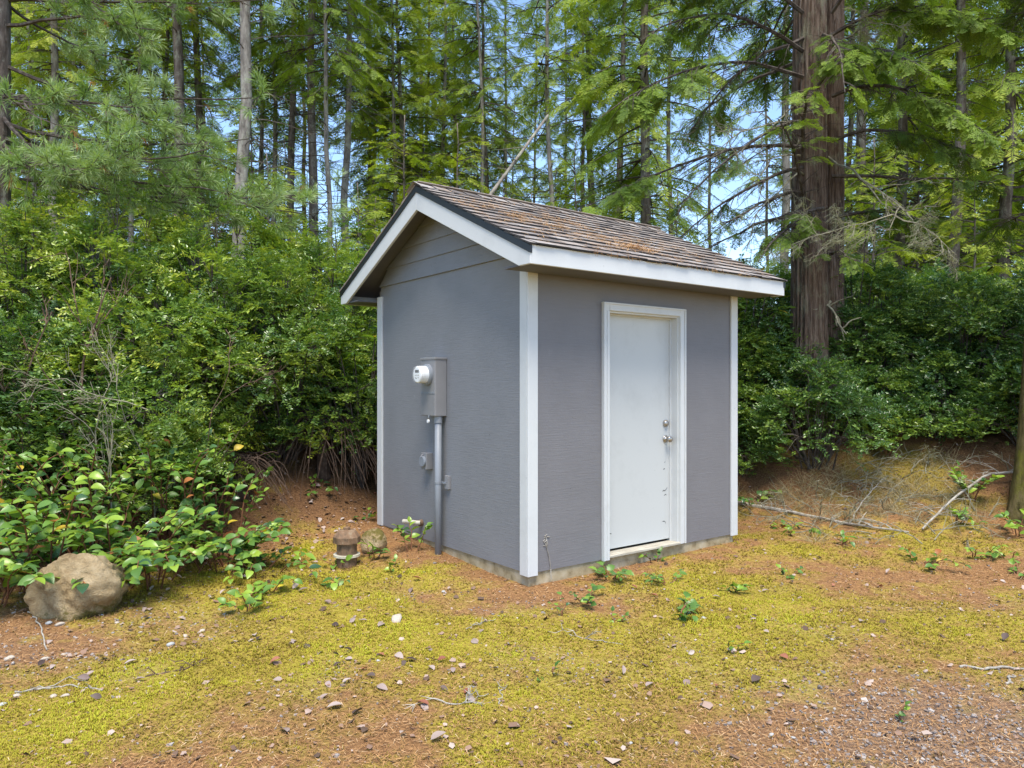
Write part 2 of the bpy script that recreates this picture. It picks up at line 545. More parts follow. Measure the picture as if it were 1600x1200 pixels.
def ground_z(x, y):
    x = np.asarray(x, float); y = np.asarray(y, float)
    e = np.interp(x, _bx, _be); wd = np.interp(x, _bx, _bw); h = np.interp(x, _bx, _bh)
    t = np.clip((y - e) / wd, 0, 1)
    b = t * t * (3 - 2 * t) * h
    far = sstep(14, 60, np.hypot(x, y))
    z = b + (fbm(x * 0.45, y * 0.45, 3) - 0.5) * (0.10 + 0.25 * t + 2.0 * far) + (fbm(x * 2.2, y * 2.2, 9, 3) - 0.5) * (0.035 + 0.10 * t)
    # flat beside the shed's footing
    cx, cy = x - 0.125, y - 5.55
    lx = 0.801 * cx + 0.598 * cy; ly = -0.598 * cx + 0.801 * cy
    dd = np.maximum(np.maximum(-lx, lx - 2.54), np.maximum(-ly, ly - 2.5))
    k = sstep(0.9, 0.0, dd)
    zs = 0.02 + 0.09 * sstep(0.3, 2.4, ly) * sstep(1.5, 0, lx) + 0.02 * sstep(1.0, 2.5, lx)
    return lerp(z, zs, k)


def gblob(x, y, cx, cy, rx, ry):
    return np.exp(-(((x - cx) / rx) ** 2 + ((y - cy) / ry) ** 2))


def shed_dist(x, y):
    cx, cy = x - 0.125, y - 5.55
    lx = 0.801 * cx + 0.598 * cy; ly = -0.598 * cx + 0.801 * cy
    return np.maximum(np.maximum(-lx, lx - 2.54), np.maximum(-ly, ly - 2.5))


def moss_mask(x, y):
    n = fbm(x * 1.5, y * 1.5, 21, 5)
    n2 = fbm(x * 6, y * 6, 33, 3)
    m = 0.43 + 0.47 * gblob(x, y, -1.3, 4.6, 1.25, 1.0) + 0.30 * gblob(x, y, 2.3, 4.9, 1.9, 0.75) + 0.22 * gblob(x, y, 0.3, 4.4, 1.3, 0.8) \
        + 0.35 * gblob(x, y, 1.5, 5.7, 0.8, 0.45) + 0.35 * gblob(x, y, -1.6, 5.6, 0.9, 0.5) + 0.30 * gblob(x, y, -2.3, 3.4, 0.8, 0.6)
    m = m - 0.42 * gblob(x, y, -2.75, 4.35, 0.65, 0.55) - 0.40 * gblob(x, y, 0.35, 5.2, 0.75, 0.30) - 0.3 * gblob(x, y, 3.2, 6.0, 1.3, 0.6) \
        - 0.22 * gblob(x, y, 1.7, 3.1, 0.9, 0.5) - 0.08 * gblob(x, y, -0.4, 3.1, 1.4, 0.4)
    m = m - 0.28 * sstep(0.45, 0.0, shed_dist(x, y))
    e = np.interp(x, _bx, _be)
    m = m - 0.32 * sstep(-0.2, 0.6, y - e) + 0.6 * gblob(x, y, 4.7, 8.6, 0.7, 0.5) + 0.25 * gblob(x, y, -2.5, 7.6, 0.5, 0.4)
    return np.clip(m + (n - 0.5) * 0.95 + (n2 - 0.5) * 0.6, 0, 1)


def gravel_mask(x, y):
    n = fbm(x * 2, y * 2, 51, 4)
    g = 1.05 * sstep(4.3, 3.2, y + 0.0 * x) * sstep(0.7, 1.8, x) + 0.55 * gblob(x, y, -2.9, 4.4, 0.9, 0.6) * .35 + 0.10
    return np.clip(g + (n - 0.5) * 0.9 - 0.15, 0, 1) * sstep(6.5, 5.2, y)


def axis_grid(dense_lo, dense_hi, step, far, growth=1.16):
    c = list(np.arange(dense_lo, dense_hi + 1e-6, step))
    s = step; v = dense_hi
    hi = []
    while v < far:
        s *= growth; v += s; hi.append(v)
    s = step; v = dense_lo
    lo = []
    while v > -far:
        s *= growth; v -= s; lo.append(v)
    return np.array(lo[::-1] + c + hi)


gx = axis_grid(-5.6, 6.2, 0.042, 900)
gy = axis_grid(2.4, 10.2, 0.040, 900)
X, Y = np.meshgrid(gx, gy)
Z = ground_z(X, Y)
near = (np.abs(X) < 8) & (Y > 1) & (Y < 12)
mm_ = moss_mask(X, Y)
Z = Z + near * (mm_ * 0.016 * fbm(X * 14, Y * 14, 71, 3) + 0.012 * (fbm(X * 9, Y * 9, 77, 3) - 0.5))
nx, ny = len(gx), len(gy)
idx = np.arange(nx * ny).reshape(ny, nx)
q = np.stack([idx[:-1, :-1], idx[:-1, 1:], idx[1:, 1:], idx[1:, :-1]], -1).reshape(-1, 4)


def m_ground():
    m, n, l, p = mat('forest_floor')
    am = n.new('ShaderNodeAttribute'); am.attribute_name = 'v'
    ag = n.new('ShaderNodeAttribute'); ag.attribute_name = 'gravelly'
    f1 = noise(n, l, 55, 6, 0.75)
    f2 = noise(n, l, 7, 6, 0.7)
    lit = ramp(n, [(0.30, (0.08, 0.042, 0.022)), (0.47, (0.25, 0.13, 0.058)), (0.6, (0.37, 0.20, 0.085)), (0.75, (0.48, 0.33, 0.19))])
    l.new(f1.outputs['Fac'], lit.inputs[0])
    mos = ramp(n, [(0.30, (0.14, 0.09, 0.025)), (0.48, (0.34, 0.255, 0.045)), (0.68, (0.48, 0.41, 0.06))])
    l.new(f1.outputs['Fac'], mos.inputs[0])
    grv = ramp(n, [(0.35, (0.12, 0.10, 0.09)), (0.55, (0.25, 0.22, 0.20)), (0.7, (0.36, 0.32, 0.29))])
    l.new(f1.outputs['Fac'], grv.inputs[0])
    a = n.new('ShaderNodeMath'); a.operation = 'ADD'
    l.new(am.outputs['Fac'], a.inputs[0]); l.new(f2.outputs['Fac'], a.inputs[1])
    r = ramp(n, [(0.88, (0, 0, 0)), (1.0, (1, 1, 1))])
    l.new(a.outputs[0], r.inputs[0])
    a.use_clamp = False
    sc = n.new('ShaderNodeMapRange')
    sc.inputs['From Min'].default_value = 0.75; sc.inputs['From Max'].default_value = 1.15
    l.new(a.outputs[0], sc.inputs[0])
    n.remove(r)
    c = mixc(n, l, lit.outputs[0], mos.outputs[0], sc.outputs[0])
    c = mixc(n, l, c, grv.outputs[0], ag.outputs['Fac'])
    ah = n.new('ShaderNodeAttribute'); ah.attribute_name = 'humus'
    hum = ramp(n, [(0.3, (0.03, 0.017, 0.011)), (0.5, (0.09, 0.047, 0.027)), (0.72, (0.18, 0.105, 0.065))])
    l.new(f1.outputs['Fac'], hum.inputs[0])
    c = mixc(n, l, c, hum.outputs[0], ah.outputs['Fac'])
    l.new(c, p.inputs['Base Color'])
    p.inputs['Roughness'].default_value = 0.95
    p.inputs['Specular IOR Level'].default_value = 0.1
    bump(n, l, f1.outputs['Fac'], 0.9, 0.02, p)
    return m


g = MB()
g.add(np.stack([X, Y, Z], -1).reshape(-1, 3), q, mm_.ravel())
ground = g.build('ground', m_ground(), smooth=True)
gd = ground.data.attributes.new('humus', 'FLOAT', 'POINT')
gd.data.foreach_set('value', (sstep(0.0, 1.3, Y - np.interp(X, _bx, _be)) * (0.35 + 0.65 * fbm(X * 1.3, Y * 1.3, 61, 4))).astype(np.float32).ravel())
ga = ground.data.attributes.new('gravelly', 'FLOAT', 'POINT')
ga.data.foreach_set('value', (gravel_mask(X, Y) * 0.4).astype(np.float32).ravel())
tag(ground, 'mossy forest clearing floor rising to a needle covered bank', 'ground', kind='structure')

# ------------------------------------------------------------------ the shed
SX, SY, SROT = 0.125, 5.55, math.atan2(0.598, 0.801)
W_, D_ = 2.54, 2.50
shed = empty('pump_house', (SX, SY, 0), SROT)
tag(shed, 'small grey pump house with white door and gabled shingle roof', 'shed')
MB().box((0.012, 0.012, -0.30), (W_ - 0.012, D_ - 0.012, 0.128)).build('foundation', M['concrete'], shed, bevel=0.008)
Z0 = 0.122
EZ, SL = 2.56, 0.475           # roof surface height at the eave, slope
OV, RK = 0.35, 0.27            # eave and rake overhang
YM = D_ / 2


def roof_z(y):
    return EZ + SL * (np.minimum(y, D_ - y) + OV)


tk = 0.03
# gable walls (plywood below, lap boards above)
for nm, xa, xb in (('gable_wall', 0.0, tk), ('rear_gable_wall', W_ - tk, W_)):
    MB().prism([(tk + .001, Z0), (D_ - tk - .001, Z0), (D_ - tk - .001, 2.575), (tk + .001, 2.575)], 0, xa, xb).build(nm, M['wall_gable'], shed)
    lines = [2.57, 2.735, 2.89, 3.045, 3.20]
    for i, z0 in enumerate(lines):
        z1 = min(z0 + 0.18, 3.26)
        ys = lambda z: max(0.03, (z + 0.075 - EZ) / SL - OV)
        a0, a1 = ys(z0), min(ys(z1), YM - .01)
        sgn = -1 if xa == 0.0 else 1
        face = 0.0 if sgn < 0 else W_
        o1, o2 = 0.020, 0.006
        P = [(a0, z0), (D_ - a0, z0), (D_ - a1, z1), (a1, z1)]
        V = [(face + sgn * (o1 if k < 2 else o2), y, z) for k, (y, z) in enumerate(P)] + [(face - sgn * 0.01, y, z) for y, z in P]
        F = [(0, 1, 2, 3), (7, 6, 5, 4), (0, 4, 5, 1), (1, 5, 6, 2), (2, 6, 7, 3), (3, 7, 4, 0)]
        if sgn < 0:
            F = [f[::-1] for f in F]
        MB().add(V, F).build('siding_board', M['board'], shed)
# front wall with the door opening, rear wall
DX0, DX1, DZ0, DZ1 = 0.825, 1.72, 0.150, 2.185
zt = 2.53
fw = MB()
fw.box((0, 0, Z0), (DX0, tk, zt)).box((DX1, 0, Z0), (W_, tk, zt)).box((DX0, 0, DZ1), (DX1, tk, zt))
fw.build('front_wall', M['wall_front'], shed)
MB().box((0, D_ - tk, Z0), (W_, D_, zt)).build('rear_wall', M['wall_front'], shed)
# corner boards
cb = 0.02
for (x0, y0, x1, y1, zlo) in ((-cb, -cb, 0.078, -0.0005, 0.102), (-cb, 0.0, -0.0005, 0.085, 0.102), (-cb, D_ - 0.085, -0.0005, D_ + cb, 0.12),
                         (W_ - 0.078, -cb, W_ + cb, -0.0005, 0.11), (W_ + .0005, 0.0, W_ + cb, 0.085, 0.11), (W_ + .0005, D_ - 0.085, W_ + cb, D_ + cb, 0.12),
                         (0.0, D_ + .0005, 0.078, D_ + cb, .12), (W_ - .078, D_ + .0005, W_, D_ + cb, .12)):
    top = 2.47 if y1 < 0.5 or y0 > D_ - .5 else 2.5
    MB().box((x0, y0, zlo), (x1, y1, top)).build('corner_board', M['white'], shed, bevel=0.003)
# door
zj = 0.083
MB().box((DX0 + 0.022, zj, DZ0 + 0.02), (DX1 - 0.022, zj + 0.042, DZ1 - 0.022)).build('door_slab_tmp', M['door'], shed, bevel=0.002).name = 'door'
door = bpy.data.objects['door']
jb = MB()
jb.box((DX0 + .0005, -0.004, DZ0), (DX0 + 0.020, 0.14, DZ1)).box((DX1 - 0.020, -0.004, DZ0), (DX1 - .0005, 0.14, DZ1)).box((DX0 + 0.020, -0.004, DZ1 - 0.020), (DX1 - 0.020, 0.14, DZ1 - .0005))
jb.build('door_jamb', M['white'], shed)
st = MB()      # door stop strips
st.box((DX1 - 0.034, 0.068, DZ0), (DX1 - 0.0195, zj - .001, DZ1 - 0.02)).box((DX0 + .0195, 0.068, DZ0), (DX0 + 0.034, zj - .001, DZ1 - 0.02)).box((DX0 + .034, 0.068, DZ1 - 0.034), (DX1 - 0.034, zj - .001, DZ1 - 0.0195))
st.build('door_stop', M['white'], shed)
for prof, args in (('s', (DX0 - 0.062, DX0 + 0.008)), ('s', (DX1 - 0.008, DX1 + 0.066)), ('t', None)):
    c = MB()
    if prof == 's':
        a, b = args
        zl = 0.112 if a < 1 else 0.132
        c.box((a, -0.026, zl), (b, -0.0005, DZ1 + 0.062))
        inner = (b - 0.030, b - 0.002) if a < 1 else (a + 0.002, a + 0.030)
        outer = (a, a + 0.016) if a < 1 else (b - 0.016, b)
        c.box((outer[0], -0.036, zl + .001), (outer[1], -0.0261, DZ1 + 0.060))
        c.box((inner[0], -0.031, zl + .001), (inner[1], -0.0261, DZ1 - .01))
    else:
        c.box((DX0 + 0.0085, -0.0255, DZ1 - 0.008), (DX1 - 0.0085, -0.0005, DZ1 + 0.0615))
        c.box((DX0 - 0.046, -0.0355, DZ1 + 0.046), (DX1 + 0.050, -0.0262, DZ1 + 0.061))
        c.box((DX0 + 0.007, -0.0305, DZ1 - 0.006), (DX1 - 0.007, -0.0257, DZ1 + 0.022))
    c.build('door_casing', M['white'], shed, bevel=0.003)
MB().box((DX0 - 0.002, -0.030, 0.129), (DX1 + 0.002, zj + 0.02, DZ0 - .0005)).build('threshold', M['sill'], shed, bevel=0.004)


def lathe(prof, n=24):
    """profile (axial, radius) about -Y, starting at y = 0"""
    mb = MB()
    a = np.linspace(0, 2 * np.pi, n, endpoint=False)
    V = []
    for (t, r) in prof:
        V += [(r * math.cos(k), -t, r * math.sin(k)) for k in a]
    m = len(prof)
    F = [(i * n + j, i * n + (j + 1) % n, (i + 1) * n + (j + 1) % n, (i + 1) * n + j) for i in range(m - 1) for j in range(n)]
    return mb.add(V, F)


def place(o, x, y, z, rz=0):
    o.location = (x, y, z); o.rotation_euler = (0, 0, rz)
    return o


kx = DX1 - 0.022 - 0.062
knob = lathe([(0, 0.034), (0.006, 0.034), (0.012, 0.028), (0.014, 0.014), (0.034, 0.013), (0.040, 0.020), (0.048, 0.028), (0.060, 0.029), (0.068, 0.024), (0.071, 0.012), (0.071, 0.0001)])
place(knob.build('door_knob', M['steel'], door, smooth=True), kx, zj, 1.075)
db = lathe([(0, 0.033), (0.010, 0.033), (0.022, 0.026), (0.026, 0.022), (0.027, 0.0001)])
place(db.build('deadbolt', M['steel'], door, smooth=True), kx, zj, 1.215)
for hz in (0.40, 1.17, 1.95):
    MB().tube([(DX0 + 0.026, zj - 0.006, hz - 0.045), (DX0 + 0.026, zj - 0.006, hz + 0.045)], 0.0065, 8).build('hinge', M['steel'], door)
# scuffs in the paint near the lock
for (sx_, sz_, pts) in ((1.60, 0.60, [(0, 0), (.012, .012), (.03, .006), (.05, .02), (.062, .034)]), (1.62, .565, [(0, 0), (.02, .008), (.03, .0)]), (1.60, .33, [(0, .0), (.02, .004), (.035, -.006), (.045, -.022)]), (1.625, .86, [(0, 0), (.01, .01), (.008, .03)]), (1.61, .80, [(0, 0), (.012, .006), (.02, .004)]), (0.90, 0.30, [(0, 0), (.03, .004), (.06, -.002)])):
    s = MB()
    P = np.array([(sx_ + a, zj - 0.0008, sz_ + b) for a, b in pts])
    wv = np.array([0, 0, 0.0035])
    n_ = len(P)
    s.add(np.concatenate([P - wv, P + wv]), [(i, i + 1, n_ + i + 1, n_ + i) for i in range(n_ - 1)])
    s.build('paint_scuff', M['dark'], door)

# roof: deck, soffit, rakes, fascia, drip edges, shingles
roof = MB()
dth = 0.05
for s in (0, 1):
    yy = (lambda y: y) if s == 0 else (lambda y: D_ - y)
    P = [(yy(-OV + .012), roof_z(-OV + .012) - 0.012 - dth), (yy(YM), roof_z(YM) - 0.012 - dth), (yy(YM), roof_z(YM) - 0.012), (yy(-OV + .012), roof_z(-OV + .012) - 0.012)]
    roof.prism(P, 0, -RK + 0.027, W_ + RK - 0.027)
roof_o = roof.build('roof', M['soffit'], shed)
fh = 0.135
for y0, y1 in ((-OV - 0.012, -OV + 0.0118), (D_ + OV - 0.0118, D_ + OV + 0.012)):
    MB().box((-RK + 0.001, y0, 2.412), (W_ + RK - 0.001, y1, 2.412 + fh)).build('fascia', M['white'], roof_o, bevel=0.003)
rk_h = 0.165
for xa, xb in ((-RK, -RK + 0.025), (W_ + RK - 0.025, W_ + RK)):
    for s in (0, 1):
        yy = (lambda y: y) if s == 0 else (lambda y: D_ - y)
        g0 = 0.058
        e = -OV - 0.0125
        zt_ = lambda y: roof_z(y) - g0
        P = [(yy(e), 2.4115), (yy(e + 0.13), 2.4115), (yy(YM - .0005), zt_(YM) - rk_h), (yy(YM - .0005), zt_(YM)), (yy(e), zt_(e))]
        MB().prism(P, 0, xa, xb).build('rake_board', M['white'], roof_o, bevel=0.003)
        # black metal drip edge above the rake board
        xo, xi = (xa - 0.008, xa + 0.016) if xa < 0 else (xb - 0.016, xb + 0.008)
        Q = [(yy(e - .006), zt_(e) - 0.010), (yy(YM), zt_(YM) - 0.010), (yy(YM), roof_z(YM) - 0.0125), (yy(e - .006), roof_z(e) - 0.0125)]
        MB().prism(Q, 0, xo, xi).build('drip_edge', M['black_metal'], roof_o)
# frieze nailers closing the eave below the deck
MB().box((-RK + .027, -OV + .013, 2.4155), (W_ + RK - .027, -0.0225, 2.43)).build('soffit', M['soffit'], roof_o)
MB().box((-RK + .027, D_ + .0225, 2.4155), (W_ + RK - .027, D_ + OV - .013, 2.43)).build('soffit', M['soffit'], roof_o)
# shingles of the front slope one by one
th = math.atan(SL)
slope_len = (YM + OV + 0.03) / math.cos(th)
NCO = 13
expo = slope_len / NCO
cos_, sin_ = math.cos(th), math.sin(th)
rs = np.random.default_rng(4)


def slope_pt(x, s, lift, front=True):
    y = -OV - 0.03 + s * cos_ - lift * sin_
    z = EZ + SL * (-0.03) + s * sin_ + lift * cos_
    return (x, y if front else D_ - y, z)


def shingle(x0, x1, s0, s1, lift0, front=True):
    tki = 0.013
    b = [slope_pt(x0, s0, lift0 - tki, front), slope_pt(x1, s0, lift0 - tki, front), slope_pt(x1, s1, -0.011, front), slope_pt(x0, s1, -0.011, front),
         slope_pt(x0, s0, lift0, front), slope_pt(x1, s0, lift0, front), slope_pt(x1, s1, -0.004, front), slope_pt(x0, s1, -0.004, front)]
    F = [(0, 3, 2, 1), (4, 5, 6, 7), (0, 1, 5, 4), (1, 2, 6, 5), (2, 3, 7, 6), (3, 0, 4, 7)]
    if not front:
        F = [f[::-1] for f in F]
    return b, F


RL, RR = -RK - 0.012, W_ + RK + 0.02
for c in range(NCO):
    x = RL - rs.uniform(0, 0.12)
    while x < RR:
        wd = rs.uniform(0.12, 0.22)
        x0, x1 = max(x, RL), min(x + wd - 0.004, RR)
        if x1 - x0 > 0.02:
            s0 = c * expo + rs.uniform(-0.008, 0.004)
            V, F = shingle(x0, x1, s0, s0 + expo * 1.45, rs.uniform(0.010, 0.018))
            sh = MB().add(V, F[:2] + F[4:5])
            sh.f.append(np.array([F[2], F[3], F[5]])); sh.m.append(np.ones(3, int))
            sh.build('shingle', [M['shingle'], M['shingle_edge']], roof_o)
        x += wd
# the far slope faces away from the clearing: its courses as one piece
bs_ = MB()
for c in range(NCO):
    x = RL
    while x < RR:
        wd = rs.uniform(0.15, 0.30)
        V, F = shingle(x, min(x + wd - 0.004, RR), c * expo, c * expo + expo * 1.4, rs.uniform(0.006, 0.012), False)
        bs_.add(V, F); x += wd
tag(bs_.build('rear_slope_shingles', M['shingle'], roof_o), kind='stuff')
x = RL
while x < RR:      # ridge caps
    x1 = min(x + 0.16, RR)
    zc = EZ + SL * (YM + OV) + 0.012
    c = MB()
    P = [(YM - 0.13, zc - 0.13 * SL), (YM, zc + 0.004), (YM + 0.13, zc - 0.13 * SL), (YM + 0.13, zc - 0.13 * SL - .008), (YM, zc - .005), (YM - 0.13, zc - 0.13 * SL - .008)]
    n0 = [(x - .02, p[0], p[1] + (0.010)) for p in P]; n1 = [(x1, p[0], p[1]) for p in P]
    c.add(n0 + n1, [(i, 6 + i, 6 + (i + 1) % 6, (i + 1) % 6) for i in range(6)])
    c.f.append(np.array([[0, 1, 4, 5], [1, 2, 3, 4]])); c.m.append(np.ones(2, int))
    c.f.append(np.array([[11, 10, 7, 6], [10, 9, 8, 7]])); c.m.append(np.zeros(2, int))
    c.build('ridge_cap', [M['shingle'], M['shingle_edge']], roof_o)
    x = x1

# meter box, conduit, outlet and pipe stub on the gable wall (outward is -X)
mb_y0, mb_y1, mb_z0, mb_z1, mb_d = 1.18, 1.43, 1.285, 1.80, 0.122
meter = MB().box((-mb_d, mb_y0, mb_z0), (-0.001, mb_y1, mb_z1)).build('meter_box', M['meter_box'], shed, bevel=0.006)
MB().box((-mb_d - 0.006, mb_y0 - 0.006, mb_z1 - 0.012), (-0.002, mb_y1 + 0.006, mb_z1 + 0.008)).build('box_lid', M['meter_box'], meter, bevel=0.003)
MB().box((-mb_d - 0.004, mb_y0 + 0.006, mb_z0 + 0.20), (-mb_d - .0002, mb_y1 - 0.006, mb_z0 + 0.215)).build('cover_lip', M['pvc_grey'], meter)
MB().box((-mb_d - 0.003, mb_y0 + 0.008, mb_z0 + 0.008), (-mb_d - .0002, mb_y1 - 0.008, mb_z0 + 0.19)).build('cover_panel', M['meter_box'], meter)
ry = math.radians(-90)
mc_y, mc_z = 1.305, 1.655
place(lathe([(0, 0.096), (0.022, 0.096), (0.024, 0.090), (0.030, 0.089), (0.030, 0.001)], 32).build('meter_ring', M['pvc_grey'], meter, smooth=False), -mb_d, mc_y, mc_z, ry)
gls = lathe([(0.0301, 0.083), (0.10, 0.080), (0.120, 0.074), (0.128, 0.060), (0.130, 0.0005)], 32)
place(gls.build('meter_glass', M['glass'], meter, smooth=True), -mb_d, mc_y, mc_z, ry)
place(lathe([(0.0302, 0.0765), (0.102, 0.074), (0.110, 0.066), (0.110, 0.0005)], 32).build('meter_face', M['dial'], meter), -mb_d, mc_y, mc_z, ry)
xf = -mb_d - 0.1112
mk = MB()
mk.box((xf, mc_y - 0.034, mc_z + 0.016), (xf + 0.0008, mc_y + 0.034, mc_z + 0.042))
mk.build('meter_display', M['dark'], meter)
for (ya, za, wa, ha) in ((-.03, -.012, .018, .010), (.004, -.012, .010, .010), (.022, -.010, .014, .006), (-.028, -.034, .012, .012), (.0, -.036, .022, .006), (.024, -.034, .008, .012)):
    MB().box((xf, mc_y + ya, mc_z + za), (xf + 0.0008, mc_y + ya + wa, mc_z + za + ha)).build('meter_mark', M['meter_box'], meter)
MB().tube([(-mb_d - 0.001, mb_y0 + 0.10, mb_z0 + 0.01), (-mb_d - 0.012, mb_y0 + 0.10, mb_z0 - 0.015), (-mb_d - 0.010, mb_y0 + 0.10, mb_z0 - 0.035)], 0.003, 6).build('seal_wire', M['steel'], meter)
place(lathe([(0, 0.016), (0.012, 0.016), (0.0125, 0.0005)], 16).build('seal_tag', M['dial'], meter), -mb_d - 0.005, mb_y0 + 0.10, mb_z0 - 0.045, ry)
cy_, cx_ = 1.225, -0.062
MB().tube([(cx_, cy_, -0.12), (cx_, cy_, 1.29)], 0.031, 20).build('conduit', M['pvc_grey'], shed, smooth=True)
MB().tube([(cx_, cy_, 1.225), (cx_, cy_, 1.284)], 0.037, 20).build('conduit_collar', M['pvc_grey'], shed)
strap = MB().box((-0.030, cy_ - 0.115, 0.64), (-0.0005, cy_ - 0.055, 0.76)).build('strap_block', M['meter_box'], shed, bevel=0.003)
MB().tube([(cx_, cy_, 0.685), (cx_, cy_, 0.705)], 0.0345, 20).box((-0.040, cy_ - 0.085, 0.686), (-0.0302, cy_ - 0.02, 0.704)).build('strap', M['pvc_grey'], strap)
ob = MB().box((-0.070, 1.42, 0.79), (-0.001, 1.52, 0.94)).build('outlet_box', M['meter_box'], shed, bevel=0.004)
place(lathe([(0, 0.052), (0.016, 0.052), (0.021, 0.045), (0.021, 0.0005)], 24).build('outlet_cover', M['pvc_grey'], ob), -0.0702, 1.475, 0.862, ry)
MB().tube([(-0.070, 1.475, 0.928), (-0.090, 1.475, 0.918), (-0.094, 1.475, 0.900)], 0.006, 6).build('cover_hinge', M['meter_box'], ob)
stub = MB().tube([(0.0, 1.62, 0.27), (-0.03, 1.62, 0.27)], 0.030, 14).build('pipe_stub', M['rust'], shed, smooth=False)
MB().tube([(-0.030, 1.60, 0.275), (-0.05, 1.62, 0.275), (-0.10, 1.80, 0.268)], 0.020, 14).build('pipe', M['pvc_white'], stub)
MB().tube([(-0.1002, 1.8005, 0.268), (-0.1006, 1.802, 0.268)], 0.015, 12).build('pipe_bore', M['dark'], stub)
# cracks where a dead vine hangs on the front wall
vine = MB()
P0 = np.array([(0.17, -0.004, 0.38), (0.175, -0.006, 0.30), (0.20, -0.008, 0.22), (0.215, -0.007, 0.13), (0.21, -0.02, 0.05)])
vine.tube(P0, [0.004, 0.003, 0.003, 0.003, 0.003], 5)
for k in range(9):
    a = np.array([0.17 + rs.uniform(-.02, .02), -0.006, 0.36 + rs.uniform(-.05, .05)])
    vine.tube([a, a + rs.uniform(-.03, .03, 3) * (1, .2, 1)], 0.003, 4)
vine_o = vine.build('dead_vine', M['twig_pale'])
vine_o.location = (SX, SY, 0); vine_o.rotation_euler = (0, 0, SROT)
tag(vine_o, 'withered pale vine clinging low on the grey front wall', 'vine')

shed_M = Matrix.Translation((SX, SY, 0)) @ Matrix.Rotation(SROT, 4, 'Z')


def needle_T(n=1):
    V = np.array([(-.5, -.5, 0), (.5, -.35, 0), (.5, .35, 0), (-.5, .5, 0)], float)
    return V, np.array([[0, 1, 2, 3]])


NT = needle_T()
NTRI = (np.array([(-.5, -.5, 0), (.5, 0, 0), (-.5, .5, 0)], float), np.array([[0, 1, 2]]))
# needles lying on the roof
N = 5200
xs = rs.uniform(RL, RR, N * 3); ss = rs.uniform(0.02, slope_len - 0.05, N * 3)
dens = np.clip(gblob(xs, ss, 0.75, 0.85, 0.75, 0.6) + 0.9 * gblob(xs, ss, 1.15, 0.35, 0.28, 0.16) + 0.5 * gblob(xs, ss, 0.1, 1.0, .4, .4) + 0.35 * gblob(xs, ss, 1.9, .5, .6, .4) + 0.05, 0, 1) * np.clip((fbm(xs * 5, ss * 9, 5, 3) - .36) * 4.5, 0, 1)
keep = rs.random(N * 3) < dens * 0.8
xs, ss = xs[keep], ss[keep]
pts = np.array([slope_pt(a, b, 0.019 + rs.uniform(0, 0.006)) for a, b in zip(xs, ss)])
an = rs.uniform(0, 2 * np.pi, len(xs))
dv = np.stack([np.cos(an), np.sin(an) * cos_, np.sin(an) * sin_ + rs.uniform(-.1, .1, len(xs))], -1)
Fm = frames(dv, (0, -sin_, cos_)) * np.stack([rs.uniform(.03, .06, len(xs)), np.full(len(xs), .0035), np.ones(len(xs))], -1)[:, None, :]
rn = MB().inst(NT, pts, Fm, rs.uniform(0.25, 0.95, len(xs)))
# clump, and a few drooping over the eave
k = 260
px_ = rs.normal(1.12, .13, k); ps_ = rs.normal(.36, .055, k)
pts = np.array([slope_pt(a, b, 0.022 + abs(rs.normal(0, .010))) for a, b in zip(px_, ps_)])
dv = rs.normal(0, 1, (k, 3)) * (1, .7, .25)
rn.inst(NT, pts, frames(dv, (0, -sin_, cos_)) * np.array([.05, .004, 1.0]), rs.uniform(.4, .9, k))
k = 60
px_ = rs.uniform(0.3, 2.4, k)
pts = np.array([slope_pt(a, -0.005, 0.004) for a in px_])
dv = np.stack([rs.normal(0, .5, k), -np.abs(rs.normal(.4, .3, k)), -np.abs(rs.normal(.5, .5, k))], -1)
rn.inst(NT, pts, frames(dv, (1, 0, .1)) * np.array([.05, .004, 1.0]), rs.uniform(.3, .9, k))
ro = rn.build('roof_needle_litter', M['litter'])
ro.matrix_world = shed_M
tag(ro, 'rust coloured conifer needles strewn over the roof shingles', 'needles', kind='stuff')

# ------------------------------------------------------------------ trees
def frond_T(pairs, seed, width=0.05, ang=52, sub=0, droop=0.06):
    """flat conifer spray along +X, unit length"""
    r = np.random.default_rng(seed)
    V = []; F = []; A = []

    def blade(p, d, L, wd, val):
        d = unit(d); s = unit(np.cross((0, 0, 1), d))
        b = len(V)
        V.extend([p, p + d * L * 0.45 + s * wd, p + d * L, p + d * L * 0.45 - s * wd])
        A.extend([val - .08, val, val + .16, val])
        F.append((b, b + 3, b + 2, b + 1))
    blade(np.zeros(3), np.array([1, 0, -droop]), 1.0, width * 0.35, -0.1)
    for i in range(pairs):
        t = (i + 0.6) / (pairs + 0.3)
        for sd in (-1, 1):
            t2 = t + r.uniform(-.02, .02)
            L = (0.40 * (1 - t2) ** 0.6 + 0.07) * (0.5 + min(1, t2 * 3) * 0.5) * r.uniform(.75, 1.2)
            a = math.radians(ang + r.uniform(-10, 10)) * sd
            d = np.array([math.cos(a), math.sin(a), r.uniform(-.35, .05)])
            p = np.array([t2, 0, -droop * t2 * t2])
            if not sub:
                blade(p, d, L, width * r.uniform(.7, 1.1), r.uniform(-.1, .1))
            else:
                blade(p, d, L, width * 0.3, -0.08)
                for j in range(sub):
                    u = (j + .7) / (sub + .4)
                    for s2 in (-1, 1):
                        a2 = a + s2 * math.radians(48 + r.uniform(-8, 8))
                        d2 = np.array([math.cos(a2), math.sin(a2), r.uniform(-.25, .1)])
                        blade(p + unit(d) * L * u, d2, L * 0.36 * (1.1 - u * .6) + .02, width * .42, r.uniform(-.08, .08) + .1 * u)
                blade(p + unit(d) * L * .8, d, L * .35, width * .42, .1)
    return np.array(V), np.array(F), np.array(A)


